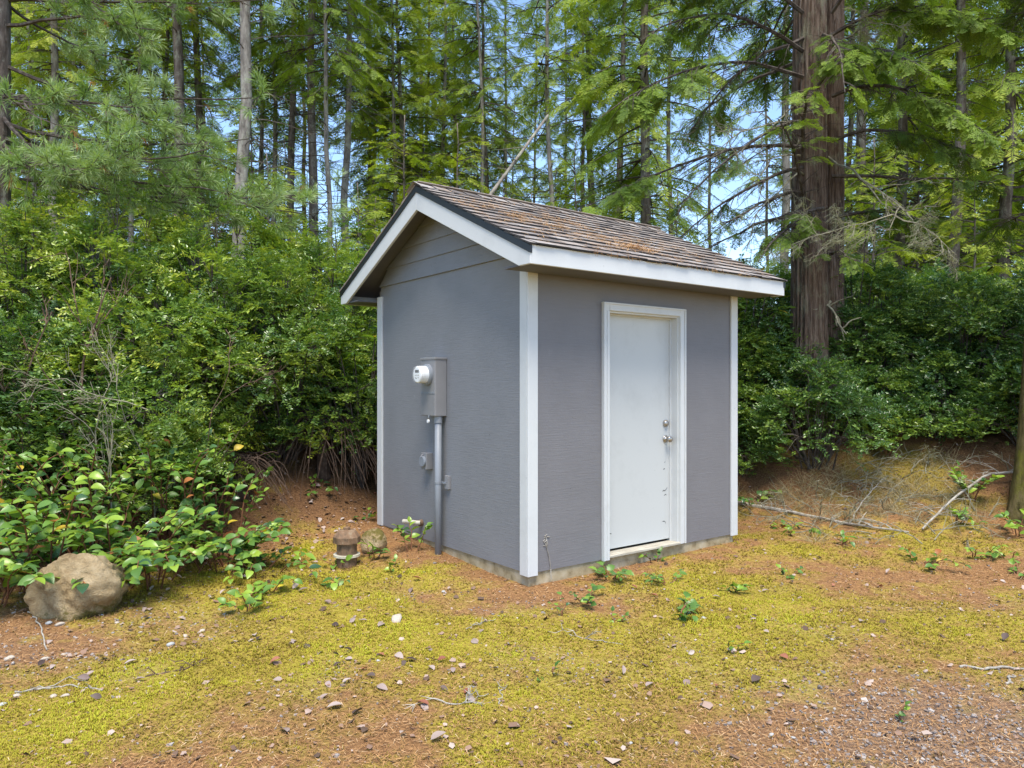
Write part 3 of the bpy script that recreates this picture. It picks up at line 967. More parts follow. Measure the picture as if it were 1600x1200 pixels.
FR_FAR = [frond_T(11, 1, .034), frond_T(10, 2, .036), frond_T(9, 3, 0.042)]
FR_NEAR = [frond_T(8, 4, 0.05, 50, 3), frond_T(8, 5, 0.05, 55, 3)]


def curve(p0, p1, sag, n=7, wob=0.0, r=R):
    t = np.linspace(0, 1, n)[:, None]
    p = lerp(np.asarray(p0, float), np.asarray(p1, float), t)
    p = p + np.array([0, 0, 1.0]) * (4 * t * (1 - t) * sag)
    if wob:
        j = r.normal(0, wob, (n, 3)); j[0] = 0; j = np.cumsum(j * 0.5, 0)
        p = p + j
    return p


def along(p, t):
    """points and directions at parameters t of polyline p"""
    n = len(p) - 1
    f = np.clip(np.asarray(t) * n, 0, n - 1e-6)
    i = f.astype(int); u = (f - i)[:, None]
    return lerp(p[i], p[i + 1], u), unit(p[i + 1] - p[i])


def hang_lichen(mb, pts, n_each, length, r, wd=0.004, spread=.35):
    for p in pts:
        if r.random() < .45:
            continue
        k = max(2, n_each - 2)
        q = p + r.normal(0, 0.02, (k, 3))
        d = np.stack([r.normal(0, spread, k), r.normal(0, spread, k), -np.ones(k) * r.uniform(.3, 1, k)], -1)
        L = length * r.uniform(.15, 1.0, k) ** 1.3
        mb.inst(NT, q + d * (L / 2)[:, None], frames(d, (1, 0.3, 0)) * np.stack([L, np.full(k, wd), np.ones(k)], -1)[:, None, :], r.uniform(.1, 1, k))


def make_fir(name, seed, H, r0, dead0, crown0, Lmax, bark, droop=0.35, dens=1.0, bright=0.5, frl=0.62, lichen=True, leaf='fir'):
    r = np.random.default_rng(seed)
    root = empty(name, (0, 0, 0))
    tr = MB()
    n = 16
    zz = np.linspace(-0.3, H, n)
    wob = np.cumsum(r.normal(0, .035, (n, 2)), 0)
    P = np.column_stack([wob, zz])
    rad = r0 * (1 - zz / H * 0.92) + r0 * 0.35 * np.exp(-np.clip(zz, 0, 9) * 2.2)
    tr.tube(P, np.maximum(rad, 0.012), 10)
    tr.build('trunk', M[bark], root, smooth=True)
    limb = MB(); fol = MB(); lic = MB()
    axis = lambda z: np.array([np.interp(z, zz, wob[:, 0]), np.interp(z, zz, wob[:, 1]), z])
    z = dead0
    nl = 0
    while z < crown0 + 1.5:      # dead snags below the crown
        a = r.uniform(0, 2 * np.pi); L = r.uniform(.35, 1.6)
        p0 = axis(z); p1 = p0 + np.array([math.cos(a) * L, math.sin(a) * L, r.uniform(-.35, .15) * L])
        c = curve(p0, p1, r.uniform(-.05, .12) * L, 5, 0.04, r)
        limb.tube(c, np.linspace(0.014, 0.005, 5), 3, cap=False)
        for k in range(r.integers(1, 5)):
            q, d = along(c, [r.uniform(.3, .95)])
            e = q[0] + unit(d[0] + r.normal(0, .7, 3)) * L * r.uniform(.15, .4)
            limb.tube([q[0], (q[0] + e) / 2 + (0, 0, .02), e], [.006, .005, .003], 3, cap=False)
            if lichen and r.random() < .35:
                hang_lichen(lic, [e, q[0]], 5, r.uniform(.12, .4), r, .007); nl += 1
        z += r.uniform(.10, .26)
    z = crown0
    FP = []; FD = []; FU = []; FL = []; FV = []
    while z < H - 0.25:
        f = (z - crown0) / (H - crown0)
        for k in range(r.integers(2, 5)):
            if r.random() > dens:
                continue
            a = r.uniform(0, 2 * np.pi)
            L = Lmax * (1 - f) ** 0.75 * r.uniform(.55, 1.1) + .25
            if f < .18:
                L *= r.uniform(.45, 1.0)
            p0 = axis(z + r.uniform(-.1, .1))
            up = lerp(-0.10, 0.45, f)
            p1 = p0 + np.array([math.cos(a) * L, math.sin(a) * L, (up - droop * r.uniform(.5, 1.3)) * L])
            c = curve(p0, p1, 0.10 * L, 6, 0.03, r)
            limb.tube(c, np.linspace(0.010 + 0.008 * L, 0.004, 6), 3, cap=False)
            m = max(3, int(L / 0.13))
            t = np.sort(r.uniform(.22, 1.0, m))
            q, d = along(c, t)
            sd = np.where(np.arange(m) % 2 == 0, 1, -1)
            side = unit(np.cross(d, (0, 0, 1.0))) * sd[:, None]
            fd = unit(d * 0.75 + side * r.uniform(.5, 1.0, m)[:, None] + np.array([0, 0, -1]) * r.uniform(.1, .75, m)[:, None])
            ln = frl * r.uniform(.55, 1.15, m) * (1 - 0.45 * t) * min(1, L / 1.2 + .35)
            base = bright + r.uniform(-.16, .16)
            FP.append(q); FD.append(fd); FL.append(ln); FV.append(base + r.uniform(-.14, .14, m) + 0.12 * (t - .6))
            FU.append(np.broadcast_to([0, 0, 1.0], q.shape) + r.normal(0, .25, q.shape))
            FP.append(c[-1:]); FD.append(d[-1:] + (0, 0, -.2)); FL.append(np.array([frl * .6])); FV.append(np.array([base + .15])); FU.append(np.array([[0, 0, 1.0]]))
        z += r.uniform(.16, .34)
    FP = np.concatenate(FP); FD = np.concatenate(FD); FL = np.concatenate(FL); FV = np.clip(np.concatenate(FV), 0.02, 1); FU = np.concatenate(FU)
    Fm = frames(FD, FU) * FL[:, None, None]
    pick = r.integers(0, 3, len(FP))
    for k in range(3):
        s = pick == k
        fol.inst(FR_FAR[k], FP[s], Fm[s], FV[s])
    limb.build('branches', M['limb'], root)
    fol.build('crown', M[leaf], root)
    if nl:
        lic.build('lichen', M['lichen'], root)
    return root


FIRS = {
    'tall': make_fir('fir_tree', 101, 24, 0.145, 1.0, 9.0, 2.3, 'bark', 0.45, .85, .58),
    'pale': make_fir('fir_tree', 102, 26, 0.15, 1.2, 9.6, 2.4, 'bark_pale', 0.4, .8, .62),
    'full': make_fir('fir_tree', 103, 18, 0.15, 0.8, 2.6, 2.7, 'bark', 0.5, .85, .62, .70),
    'bright': make_fir('fir_tree', 104, 16, 0.11, 1.0, 2.2, 2.3, 'bark_pale', 0.35, .95, .74, .66),
    'thin': make_fir('fir_tree', 105, 19, 0.075, 1.0, 7.6, 1.6, 'bark_pale', 0.4, .7, .62, .55),
    'pole': make_fir('fir_tree', 107, 20, 0.10, 0.8, 5.0, 1.7, 'bark', 0.4, .75, .66, .55),
    'young': make_fir('young_fir', 106, 6.5, 0.06, 0.3, 0.5, 1.5, 'bark', 0.2, 1.0, .72, .5, False),
}
used = set()
TREES = [  # pixel column, distance, kind, scale, label
    (362, 15, 'pale', 1.0, 'tall fir with stout pale grey trunk rising behind the long needled pine'),
    (285, 18, 'tall', 1.1, 'fir with dark trunk half hidden by the long needled pine'),
    (312, 21, 'tall', 1.0, None), (432, 22, 'thin', 1.25, None), (458, 21, 'tall', 0.95, None),
    (490, 19, 'tall', 1.0, 'straight brown fir trunk standing against the open blue sky gap'),
    (508, 17, 'thin', 1.0, 'slim whitish fir trunk beside the open blue sky gap'),
    (537, 19.5, 'pale', .85, None), (575, 24, 'thin', 1.2, None), (90, 17, 'pale', .8, None), (30, 22, 'bright', 1.0, None), (180, 26, 'bright', 1.1, None), (140, 22, 'thin', 1.2, None), (205, 19, 'thin', 1.1, None), (400, 24, 'thin', 1.3, None), (475, 30, 'pole', 1.2, None), (250, 21, 'pole', 1.0, None), (585, 27, 'pole', 1.1, None), (110, 25, 'pole', 1.1, None), (665, 28, 'pole', 1.1, None), (770, 23, 'pole', 1.0, None), (905, 24, 'pole', 1.0, None), (1330, 22, 'pole', 1.1, None), (1460, 26, 'pole', 1.2, None), (8, 26, 'pole', 1.2, None), (1570, 22, 'pole', 1.1, None), (60, 19, 'thin', 1.0, None),
    (745, 21, 'thin', 1.05, 'slim fir with mottled white trunk above the roof ridge'),
    (640, 23, 'bright', 1.15, None), (690, 26, 'bright', 1.2, None), (622, 22, 'bright', 1.0, None), (785, 26, 'thin', 1.1, None), (720, 29, 'bright', 1.25, None),
    (875, 20, 'thin', 1.15, 'straight slender pale trunk above the middle of the roof'),
    (840, 30, 'thin', 1.1, None), (965, 22, 'tall', .9, None), (1000, 16, 'full', .95, 'dark reddish fir trunk behind the bright drooping hemlock sprays'),
    (930, 26, 'tall', 1.1, None), (1040, 24, 'thin', 1.3, None), (1226, 15, 'pale', .7, 'slim pale trunk rising beside the big double trunk'),
    (1400, 15, 'full', .9, None), (1480, 13.5, 'tall', .8, None), (1350, 19, 'tall', 1.1, None), (1560, 14, 'full', .9, None), (1440, 22, 'bright', 1.1, None), (1530, 20, 'full', 1.1, None), (1640, 17, 'full', 1.0, None),
    (-90, 18, 'full', 1.0, None), (-140, 22, 'full', 1.1, None), (1720, 20, 'full', 1.1, None), (235, 27, 'bright', 1.2, None), (410, 29, 'bright', 1.1, None), (60, 30, 'bright', 1.2, None), (330, 33, 'bright', 1.3, None),
    (660, 34, 'full', 1.3, None), (1310, 28, 'bright', 1.2, None), (1190, 32, 'thin', 1.2, None), (1600, 27, 'full', 1.2, None), (1500, 31, 'bright', 1.3, None), (120, 36, 'bright', 1.4, None), (980, 33, 'bright', 1.2, None), (1100, 36, 'thin', 1.4, None), (800, 40, 'bright', 1.1, None), (610, 42, 'bright', 1.3, None), (1390, 37, 'full', 1.4, None), (260, 42, 'full', 1.4, None), (890, 38, 'thin', 1.4, None)]
YOUNG = [(420, 13, .75), (555, 14, .7), (455, 17, .75), (250, 14, .8), (640, 15, .95), (700, 18, 1.1), (590, 17, .8), (900, 15.5, .9), (960, 17.5, 1.1), (1060, 15, .7), (1110, 17, .6), (1170, 14, .5), (1380, 13, .8), (1540, 12.5, .7), (1290, 15, .9), (1450, 17, 1.1), (60, 14, .9), (160, 17, 1.1), (840, 18.5, .85), (1020, 21, 1.0), (330, 19, 1.1), (780, 20, 1.0), (20, 24, 1.5), (110, 27, 1.7), (200, 22, 1.4), (280, 25, 1.6), (360, 23, 1.3), (440, 27, 1.5), (590, 26, 1.5), (660, 22, 1.3), (740, 25, 1.4), (870, 24, 1.2), (1010, 27, 1.5), (1090, 25, 1.0), (1250, 23, 1.4), (1340, 24, 1.6), (1420, 20, 1.4), (1500, 24, 1.6), (1580, 20, 1.5), (150, 33, 1.9), (620, 33, 1.8), (330, 31, 1.9), (940, 32, 1.6), (400, 18, 1.2), (85, 19, 1.3)]
GEN = {'tall': 'bare lower trunk and dark bark', 'pale': 'bare lower trunk and pale bark', 'full': 'dense drooping dark green branches', 'bright': 'bright yellow green feathery branches', 'pole': 'slender brown trunk and light open crown', 'thin': 'thin pale pole trunk and sparse crown'}


def put_tree(kind, px, d, s, label, group, cat='tree'):
    src = FIRS[kind]
    if kind in used:
        o = copy_tree(src)
    else:
        o = src; used.add(kind)
    x = (px - CX) / F_PX * d
    o.location = (x, d, float(ground_z(x, d)) - 0.02)
    o.rotation_euler = (random.gauss(0, .012), random.gauss(0, .012), random.uniform(0, 6.28))
    o.scale = (s, s, s)
    tag(o, label, cat, group)
    return o


for (px, d, kind, s, lab) in TREES:
    put_tree(kind, px, d, s, lab or ('background fir with ' + GEN[kind]), 'firs in the forest behind the shed')
for (px, d, s) in YOUNG:
    put_tree('young', px, d, s, 'young bright green fir filling in below the tall trunks', 'young firs in the understorey')

# leaning dead pole and two bare poles above the roof
lean = MB()
a_, b_ = at(740, 345, 16), at(858, 178, 17.5)
b0 = a_ + (a_ - b_) * 1.0
b0[2] = max(b0[2], 0.9)
g0 = a_ + (a_ - b_) * ((a_[2] - 0.7) / (b_[2] - a_[2]))
lean.tube(curve(g0, b_, 0.05, 8, .02), np.linspace(.085, .03, 8), 8)
for k in range(8):
    t = random.uniform(.4, .98); p = lerp(g0, b_, t)
    lean.tube([p, p + R.normal(0, .35, 3)], [.012, .005], 4)
tag(lean.build('leaning_dead_pole', M['bark_pale'], smooth=True), 'bleached dead pole leaning among the firs above the roof', 'dead tree')

# big double trunk
def shaggy_trunk(name, base, top, r0, r1, seed, parent, flare=0.35, lobes=7, mat_='bark_red', n=110, m=180, ridge=0.17):
    r = np.random.default_rng(seed)
    a = np.linspace(0, 2 * np.pi, n, endpoint=False)
    t = np.linspace(0, 1, m)
    base = np.asarray(base, float); top = np.asarray(top, float)
    H = top[2] - base[2]
    A, T = np.meshgrid(a, t)
    hh = T * H
    rr = lerp(r0, r1, T) * (1 + flare * np.exp(-hh * 1.6) * (1 + 0.5 * np.cos(A * lobes / 2 + seed)))
    # long vertical ridges that wander and break
    u = A / (2 * np.pi) * 26 + 0.5 * np.sin(hh * 1.1 + seed) + 0.8 * (vnoise(A * 3, hh * 2.0, seed) - .5)
    br = vnoise(np.round(u) * 7.3, hh * 2.2 + np.round(u) * 3.1, seed + 5)
    saw = np.abs((u % 1.0) - 0.5) * 2
    dsp = ridge * ((1 - saw ** 1.6) * (0.45 + 0.7 * br) + 0.35 * (vnoise(A * 30, hh * 9, seed + 8) - .5))
    seam = (A > 2 * np.pi * (1 - 1.5 / n))
    rr = rr * (1 + dsp - ridge * .4)
    C = base + T[..., None] * (top - base)
    V = C + np.stack([np.cos(A) * rr, np.sin(A) * rr, np.zeros_like(rr)], -1)
    i = np.arange(m - 1)[:, None] * n; j = np.arange(n)[None]
    F = np.stack([i + j, i + (j + 1) % n, i + n + (j + 1) % n, i + n + j], -1).reshape(-1, 4)
    mb = MB().add(V.reshape(-1, 3), F)
    # loose bark strips
    k = 260
    ta = r.uniform(0, 2 * np.pi, k); tz = r.uniform(.01, .98, k)
    c = base + tz[:, None] * (top - base)
    rad = lerp(r0, r1, tz) * (1 + flare * np.exp(-tz * H * 1.6)) * 1.045
    pos = c + np.stack([np.cos(ta) * rad, np.sin(ta) * rad, np.zeros(k)], -1)
    out = np.stack([np.cos(ta), np.sin(ta), np.zeros(k)], -1)
    d = np.stack([r.normal(0, .06, k), r.normal(0, .06, k), np.ones(k)], -1) + out * r.uniform(-.10, .05, k)[:, None]
    mb.inst(NT, pos, frames(d, out) * np.stack([r.uniform(.12, .5, k), r.uniform(.012, .03, k), np.ones(k)], -1)[:, None, :], .5)
    return mb.build(name, M[mat_], parent, smooth=True)


BT = np.array([(1264 - CX) / F_PX * 9.6, 9.6, 0])
BT[2] = float(ground_z(BT[0], BT[1])) - .12
big = empty('big_conifer', tuple(BT))
tag(big, 'old conifer with two fused shaggy red brown trunks beside the shed', 'tree')
shaggy_trunk('trunk', (0, 0, 0), (0.08, 0.15, 15), 0.225, 0.15, 3, big, .16)
shaggy_trunk('trunk', (0.36, 0.16, 0), (0.52, 0.35, 14), 0.15, 0.10, 8, big, .12)
BT2 = BT + np.array([0, 0, 0])


def limb_with_fronds(limb, fol, lic, p0, p1, sag, r, n_side, fl, bright, f0=.35, r0=.03, leafy=1.0, lichen=0.0, side_len=.55, T=FR_NEAR, hang=.45):
    p0 = np.asarray(p0, float); p1 = np.asarray(p1, float)
    L = np.linalg.norm(p1 - p0)
    c = curve(p0, p1, sag, 9, .035, r)
    limb.tube(c, np.linspace(r0, .005, 9), 5, cap=False)
    t = np.sort(r.uniform(.12, .99, n_side))
    q, d = along(c, t)
    for i in range(n_side):
        sd = 1 if i % 2 else -1
        side = unit(np.cross(d[i], (0, 0, 1.0))) * sd
        Ls = L * side_len * (0.35 + .65 * math.sin(math.pi * min(1, t[i] * .8 + .2))) * r.uniform(.35, .9) * .6
        dd = unit(d[i] * .8 + side * r.uniform(.5, 1.0) + np.array([0, 0, -r.uniform(.05, .6)]))
        e = q[i] + dd * Ls
        cc = curve(q[i], e, .06 * Ls, 5, .015, r)
        limb.tube(cc, np.linspace(.009, .0025, 5), 3, cap=False)
        # fine bare twigs
        for k in range(3):
            qq, d2 = along(cc, [r.uniform(.2, 1)])
            limb.tube([qq[0], qq[0] + unit(d2[0] + r.normal(0, .6, 3)) * r.uniform(.08, .25)], [.003, .0015], 3, cap=False)
        if t[i] > f0 and r.random() < leafy:
            m = max(3, int(Ls / .075))
            u = r.uniform(.2, 1.0, m)
            qq, d2 = along(cc, u)
            s2 = unit(np.cross(d2, (0, 0, 1.0))) * np.where(np.arange(m) % 2, 1, -1)[:, None]
            fd = unit(d2 * .9 + s2 * r.uniform(.3, .9, m)[:, None] + np.array([0, 0, -1]) * r.uniform(.05, hang * 1.6, m)[:, None])
            ln = fl * r.uniform(.6, 1.15, m) * (1.1 - .4 * u)
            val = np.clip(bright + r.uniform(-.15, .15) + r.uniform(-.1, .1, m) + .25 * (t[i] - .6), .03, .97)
            fm = frames(fd, np.broadcast_to([0, 0, 1.0], fd.shape) + r.normal(0, .2, fd.shape)) * ln[:, None, None]
            pk = r.integers(0, len(T), m)
            for k in range(len(T)):
                s = pk == k
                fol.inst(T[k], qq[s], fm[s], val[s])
        if r.random() < lichen:
            hang_lichen(lic, cc[1:], 6, r.uniform(.06, .25), r, .004)
    return c


rb = np.random.default_rng(77)
limbs, needles, lich = MB(), MB(), MB()
LIMBS = [
    ((1262, 330), (1235, 165), 8.0, .2, 9, .30, .85, .35, 1.0, .0), ((1275, 140), (1320, 100), 8.2, .2, 12, .28, .8, .3, 1.0, .1), ((1255, 390), (1245, 330), 8.4, .15, 14, .26, .5, .3, .9, .1), ((1285, 60), (1330, 160), 8.1, .25, 14, .30, .74, .3, 1.0, .1),
    # start pixel, end pixel, distance at the end, sag, side twigs, frond length, brightness, first leaf, leafy, lichen
    ((1240, 190), (1050, 345), 8.4, .25, 26, .24, .38, .45, .55, .30),
    ((1240, 120), (930, 175), 8.2, .35, 34, .34, .66, .45, .95, .05),
    ((1240, 230), (930, 330), 8.6, .22, 26, .33, .70, .60, .85, .05),
    ((1240, 80), (1000, 60), 8.3, .40, 30, .32, .50, .40, .95, .05),
    ((1240, 20), (960, -10), 8.6, .40, 30, .32, .45, .35, .95, .0),
    ((1240, 60), (1090, 200), 9.0, .20, 24, .24, .35, .40, .60, .40),
    ((1240, 262), (1070, 380), 8.8, .15, 22, .22, .30, .55, .35, .25),
    ((1240, 300), (1110, 370), 8.7, .12, 20, .24, .36, .40, .50, .20),
    ((1240, 330), (1090, 400), 9.2, .12, 20, .26, .42, .40, .70, .10),
    ((1250, 250), (1270, 160), 7.9, .30, 12, .27, .82, .40, 1.0, .10),
    ((1290, 110), (1440, 120), 8.0, .28, 26, .33, .76, .35, .95, .15),
    ((1290, 60), (1560, 60), 8.3, .35, 34, .34, .70, .30, .95, .05),
    ((1300, 150), (1560, 205), 8.0, .30, 32, .33, .72, .35, .95, .10),
    ((1300, 220), (1520, 250), 8.5, .25, 26, .30, .50, .30, .85, .10),
    ((1300, 20), (1450, -20), 8.0, .30, 26, .34, .60, .30, .95, .0),
    ((1300, -60), (1640, -20), 8.6, .40, 34, .36, .55, .30, .95, .0),
    ((1240, -80), (1040, -60), 8.4, .40, 28, .34, .48, .30, .95, .0),
    ((1300, 275), (1560, 283), 9.0, .05, 16, .26, .40, .35, .65, .15),
    ((1290, 325), (1190, 420), 8.3, .10, 16, .26, .62, .40, 1.0, .15),
    ((1300, 340), (1450, 330), 9.2, .10, 18, .28, .45, .30, .9, .10),
    ((1290, 395), (1330, 410), 8.6, .08, 10, .25, .55, .30, 1.0, .0),
    ((1300, -160), (1150, -190), 8.0, .4, 24, .34, .5, .3, .9, 0), ((1300, -250), (1500, -260), 8.0, .4, 24, .34, .5, .3, .9, 0)]
for (s, e, de, sag, ns, fl, br, f0, lf, li) in LIMBS:
    p0 = at(s[0], s[1], 9.5) - BT
    p0[0] = np.clip(p0[0], -.12, .45)
    limb_with_fronds(limbs, needles, lich, p0, at(e[0], e[1], de) - BT, sag, rb, int(ns * 1.12), fl, br, f0, .028, lf, li)
for k in range(22):      # limbs round the back and high up
    z = rb.uniform(4, 14); a = rb.uniform(-.3, math.pi + .3); L = rb.uniform(1.2, 2.8)
    p0 = np.array([.1, .1, z]); p1 = p0 + np.array([math.cos(a) * L, math.sin(a) * L, -.3 * L])
    limb_with_fronds(limbs, needles, lich, p0, p1, .2, rb, 16, .36, .45, .3, .03, .9, .0, T=FR_FAR[:2])
needles.build('crown', M['hemlock'], big)
limbs.build('branches', M['limb'], big)
lich.build('lichen', M['lichen'], big)


# dead, lichen hung twig branches
def dead_branch(mb, p0, p1, sag, r, r0=.014, gen=2, n=7, lic=None, up=0.0):
    c = curve(p0, p1, sag, 7, .055 * np.linalg.norm(np.subtract(p1, p0)), r)
    mb.tube(c, np.linspace(r0, max(.0018, r0 * .3), 7), 5, cap=False)
    L = np.linalg.norm(np.subtract(p1, p0))
    if gen > 0:
        for k in range(n):
            q, d = along(c, [r.uniform(.2, 1)])
            dd = unit(d[0] + r.normal(0, .65, 3) + (0, 0, up))
            dead_branch(mb, q[0], q[0] + dd * L * r.uniform(.18, .42), r.uniform(-.05, .05) * L, r, max(.0022, r0 * .5), gen - 1, n, lic, up)
    if lic is not None and gen <= 1:
        hang_lichen(lic, c[2:], 5, r.uniform(.03, .16), r, .003, .8)
    return c


snag = MB(); sl = MB()
o0 = at(1295, 230, 9.3); o1 = at(1395, 335, 8.2)
dead_branch(snag, np.array([BT[0] + .3, BT[1] + .1, o0[2]]), o1, .05, rb, .018, 2, 7, None)
dead_branch(snag, o1, at(1500, 400, 7.8), .04, rb, .010, 2, 10, sl, -.4)
dead_branch(snag, o1, at(1250, 370, 8.0), .04, rb, .008, 2, 12, sl, -.3)
dead_branch(snag, np.array([BT[0] + .3, BT[1] + .1, at(0, 470, 9.4)[2]]), at(1318, 520, 8.8), .12, rb, .022, 1, 6, None, -.3)
dead_branch(snag, np.array([BT[0] + .3, BT[1], at(0, 60, 9.4)[2]]), at(1400, 50, 8.6), .03, rb, .014, 2, 8, sl, 0)
for e in ((1180, 300), (1170, 330), (1110, 250), (1160, 210)):
    dead_branch(snag, np.array([BT[0] - .1, BT[1] - .1, at(0, e[1] - 60, 9.4)[2]]), at(e[0], e[1], 8.7), .1, rb, .014, 2, 8, None)
sn = snag.build('dead_branch', M['twig_grey'], big)
sn2 = sl.build('hanging_lichen', M['lichen'], big)
for o in (sn, sn2):
    o.location = (-BT[0], -BT[1], -BT[2])

# mossy trunk at the right
mt = empty('mossy_trunk_tree', (5.55, 7.75, float(ground_z(5.55, 7.75)) - .1))
tag(mt, 'moss covered tree trunk leaning over the bank by the fallen branch', 'tree')
shaggy_trunk('trunk', (0, 0, 0), (0.75, .5, 9), .17, .10, 14, mt, .5, mat_='moss_bark', n=60, m=110, ridge=.07)
l2, f2, c2 = MB(), MB(), MB()
for k in range(22):
    z = rb.uniform(2.8, 8.8); a = rb.uniform(0, 6.28); L = rb.uniform(.8, 1.8) * (1.1 - z / 12)
    p0 = np.array([.75 * z / 9, .5 * z / 9, z]); p1 = p0 + np.array([math.cos(a) * L, math.sin(a) * L, -.2 * L])
    limb_with_fronds(l2, f2, c2, p0, p1, .1, rb, 12, .28, .42, .3, .02, .9, .1)
l2.build('branches', M['limb'], mt); f2.build('crown', M['hemlock'], mt)

# ------------------------------------------------------------------ long needled pine at the left
rp = np.random.default_rng(31)
PN = np.array([-6.35, 9.0, 0]); PN[2] = float(ground_z(PN[0], PN[1])) - .1
pine = empty('long_needled_pine', tuple(PN))
tag(pine, 'soft pine with long blue green needle tufts reaching over the thicket', 'tree')
shaggy_trunk('trunk', (0, 0, 0), (.1, 0, 13), .13, .06, 22, pine, .3, mat_='bark', n=50, m=90, ridge=.05)


def tuft_T(seed, k=25):
    r = np.random.default_rng(seed)
    V = []; F = []; A = []
    for i in range(k):
        th_ = abs(r.normal(0.75, .35)); ph = r.uniform(0, 2 * np.pi)
        d = np.array([math.cos(th_), math.sin(th_) * math.cos(ph), math.sin(th_) * math.sin(ph) - .12])
        d = unit(d); L = r.uniform(.75, 1.1)
        s = unit(np.cross(d, r.normal(0, 1, 3))) * .026
        b = len(V); p = np.array([r.uniform(-.45, .1), 0, 0])
        mid = p + d * L * .55; tip = p + d * L + np.array([0, 0, -.10 * L])
        V += [p - s * .5, p + s * .5, mid + s, mid - s, tip]
        A += [-.15, -.15, 0, 0, .15]
        F += [(b, b + 2, b + 3), (b + 3, b + 2, b + 4)]
    return np.array(V), np.array(F), np.array(A)


TUFT = [tuft_T(1), tuft_T(2), tuft_T(3)]
TP, TD, TV, DP, DD = [], [], [], [], []
pl = MB()


def pine_limb(p0, p1, sag, r, n_side=9, r0=.022, bright=.5):
    c = curve(p0, p1, sag, 9, .05, r)
    pl.tube(c, np.linspace(r0, .006, 9), 5, cap=False)
    L = np.linalg.norm(np.subtract(p1, p0))
    t = np.sort(r.uniform(.22, 1, n_side)); q, d = along(c, t)
    for i in range(n_side):
        sd = 1 if i % 2 else -1
        side = unit(np.cross(d[i], (0, 0, 1.0))) * sd
        Ls = min(1.1, L * .30) * r.uniform(.45, 1.1) * (1.15 - .5 * t[i])
        e = q[i] + unit(d[i] * .8 + side * r.uniform(.3, 1) + np.array([0, 0, r.uniform(-.25, .35)])) * Ls
        cc = curve(q[i], e, -.08 * Ls, 5, .02, r)
        pl.tube(cc, np.linspace(.009, .004, 5), 3, cap=False)
        subs = [cc]
        for k in range(3):
            qq, d2 = along(cc, [r.uniform(.3, .9)])
            ee = qq[0] + unit(d2[0] + r.normal(0, .55, 3)) * Ls * r.uniform(.25, .5)
            s = curve(qq[0], ee, -.02, 4, .01, r); subs.append(s)
            pl.tube(s, np.linspace(.006, .003, 4), 3, cap=False)
        b = bright + r.uniform(-.2, .25)
        for s in subs:
            for u in (1.0, .80, .60):
                if u < 1 and r.random() < .25:
                    continue
                qq, d2 = along(s, [u])
                if r.random() < .02:
                    DP.append(qq[0]); DD.append(d2[0] + (0, 0, -.8)); continue
                TP.append(qq[0]); TD.append(d2[0] + r.normal(0, .18, 3) + (0, 0, .1)); TV.append(b + r.uniform(-.12, .12))


for (ey, ex, de, z0y) in ((60, 250, 8.2, 40), (130, 380, 8.4, 100), (185, 230, 7.6, 150), (225, 400, 8.3, 190), (235, 330, 7.6, 215), (290, 455, 8.6, 240), (330, 480, 9.0, 280), (250, 120, 7.2, 180), (20, 150, 7.6, -20), (-30, 330, 8.6, -60), (10, 420, 9.2, 0), (180, 60, 6.9, 120), (300, 380, 8.0, 260), (270, 200, 7.8, 220), (310, 300, 8.8, 250)):
    p0 = np.array([.05, 0, at(0, z0y, 9)[2] - PN[2]])
    pine_limb(p0, at(ex, ey, de) - PN, rp.uniform(-.25, .1), rp, 10, .026, rp.uniform(.4, .65))
for k in range(20):
    z = rp.uniform(3.5, 12.5); a = rp.uniform(.4, 2 * math.pi - .9); L = rp.uniform(1.5, 3.2) * (1.1 - z / 15)
    p0 = np.array([.05, 0, z]); pine_limb(p0, p0 + np.array([math.cos(a) * L, math.sin(a) * L, .1]), -.1, rp, 8, .022, .5)
for lst, m_, nm, vv in (((TP, TD), 'pine', 'needle_tufts', TV), ((DP, DD), 'needle_dead', 'dead_tuft', None)):
    P_ = np.array(lst[0]); D_v = np.array(lst[1]); k = len(P_)
    ln = rp.uniform(.11, .16, k)
    fm = frames(D_v, np.broadcast_to([0, 0, 1.0], P_.shape)) * ln[:, None, None]
    if vv is None:
        fm = fm * np.array([1.0, .45, .45])
    pk = rp.integers(0, 3, k); mb = MB()
    vals = np.clip(np.array(vv), .1, .9) if vv is not None else rp.uniform(.3, .8, k)
    for j in range(3):
        s = pk == j
        mb.inst(TUFT[j], P_[s], fm[s], vals[s])
    mb.build(nm, M[m_], pine)
pl.build('branches', M['limb'], pine)


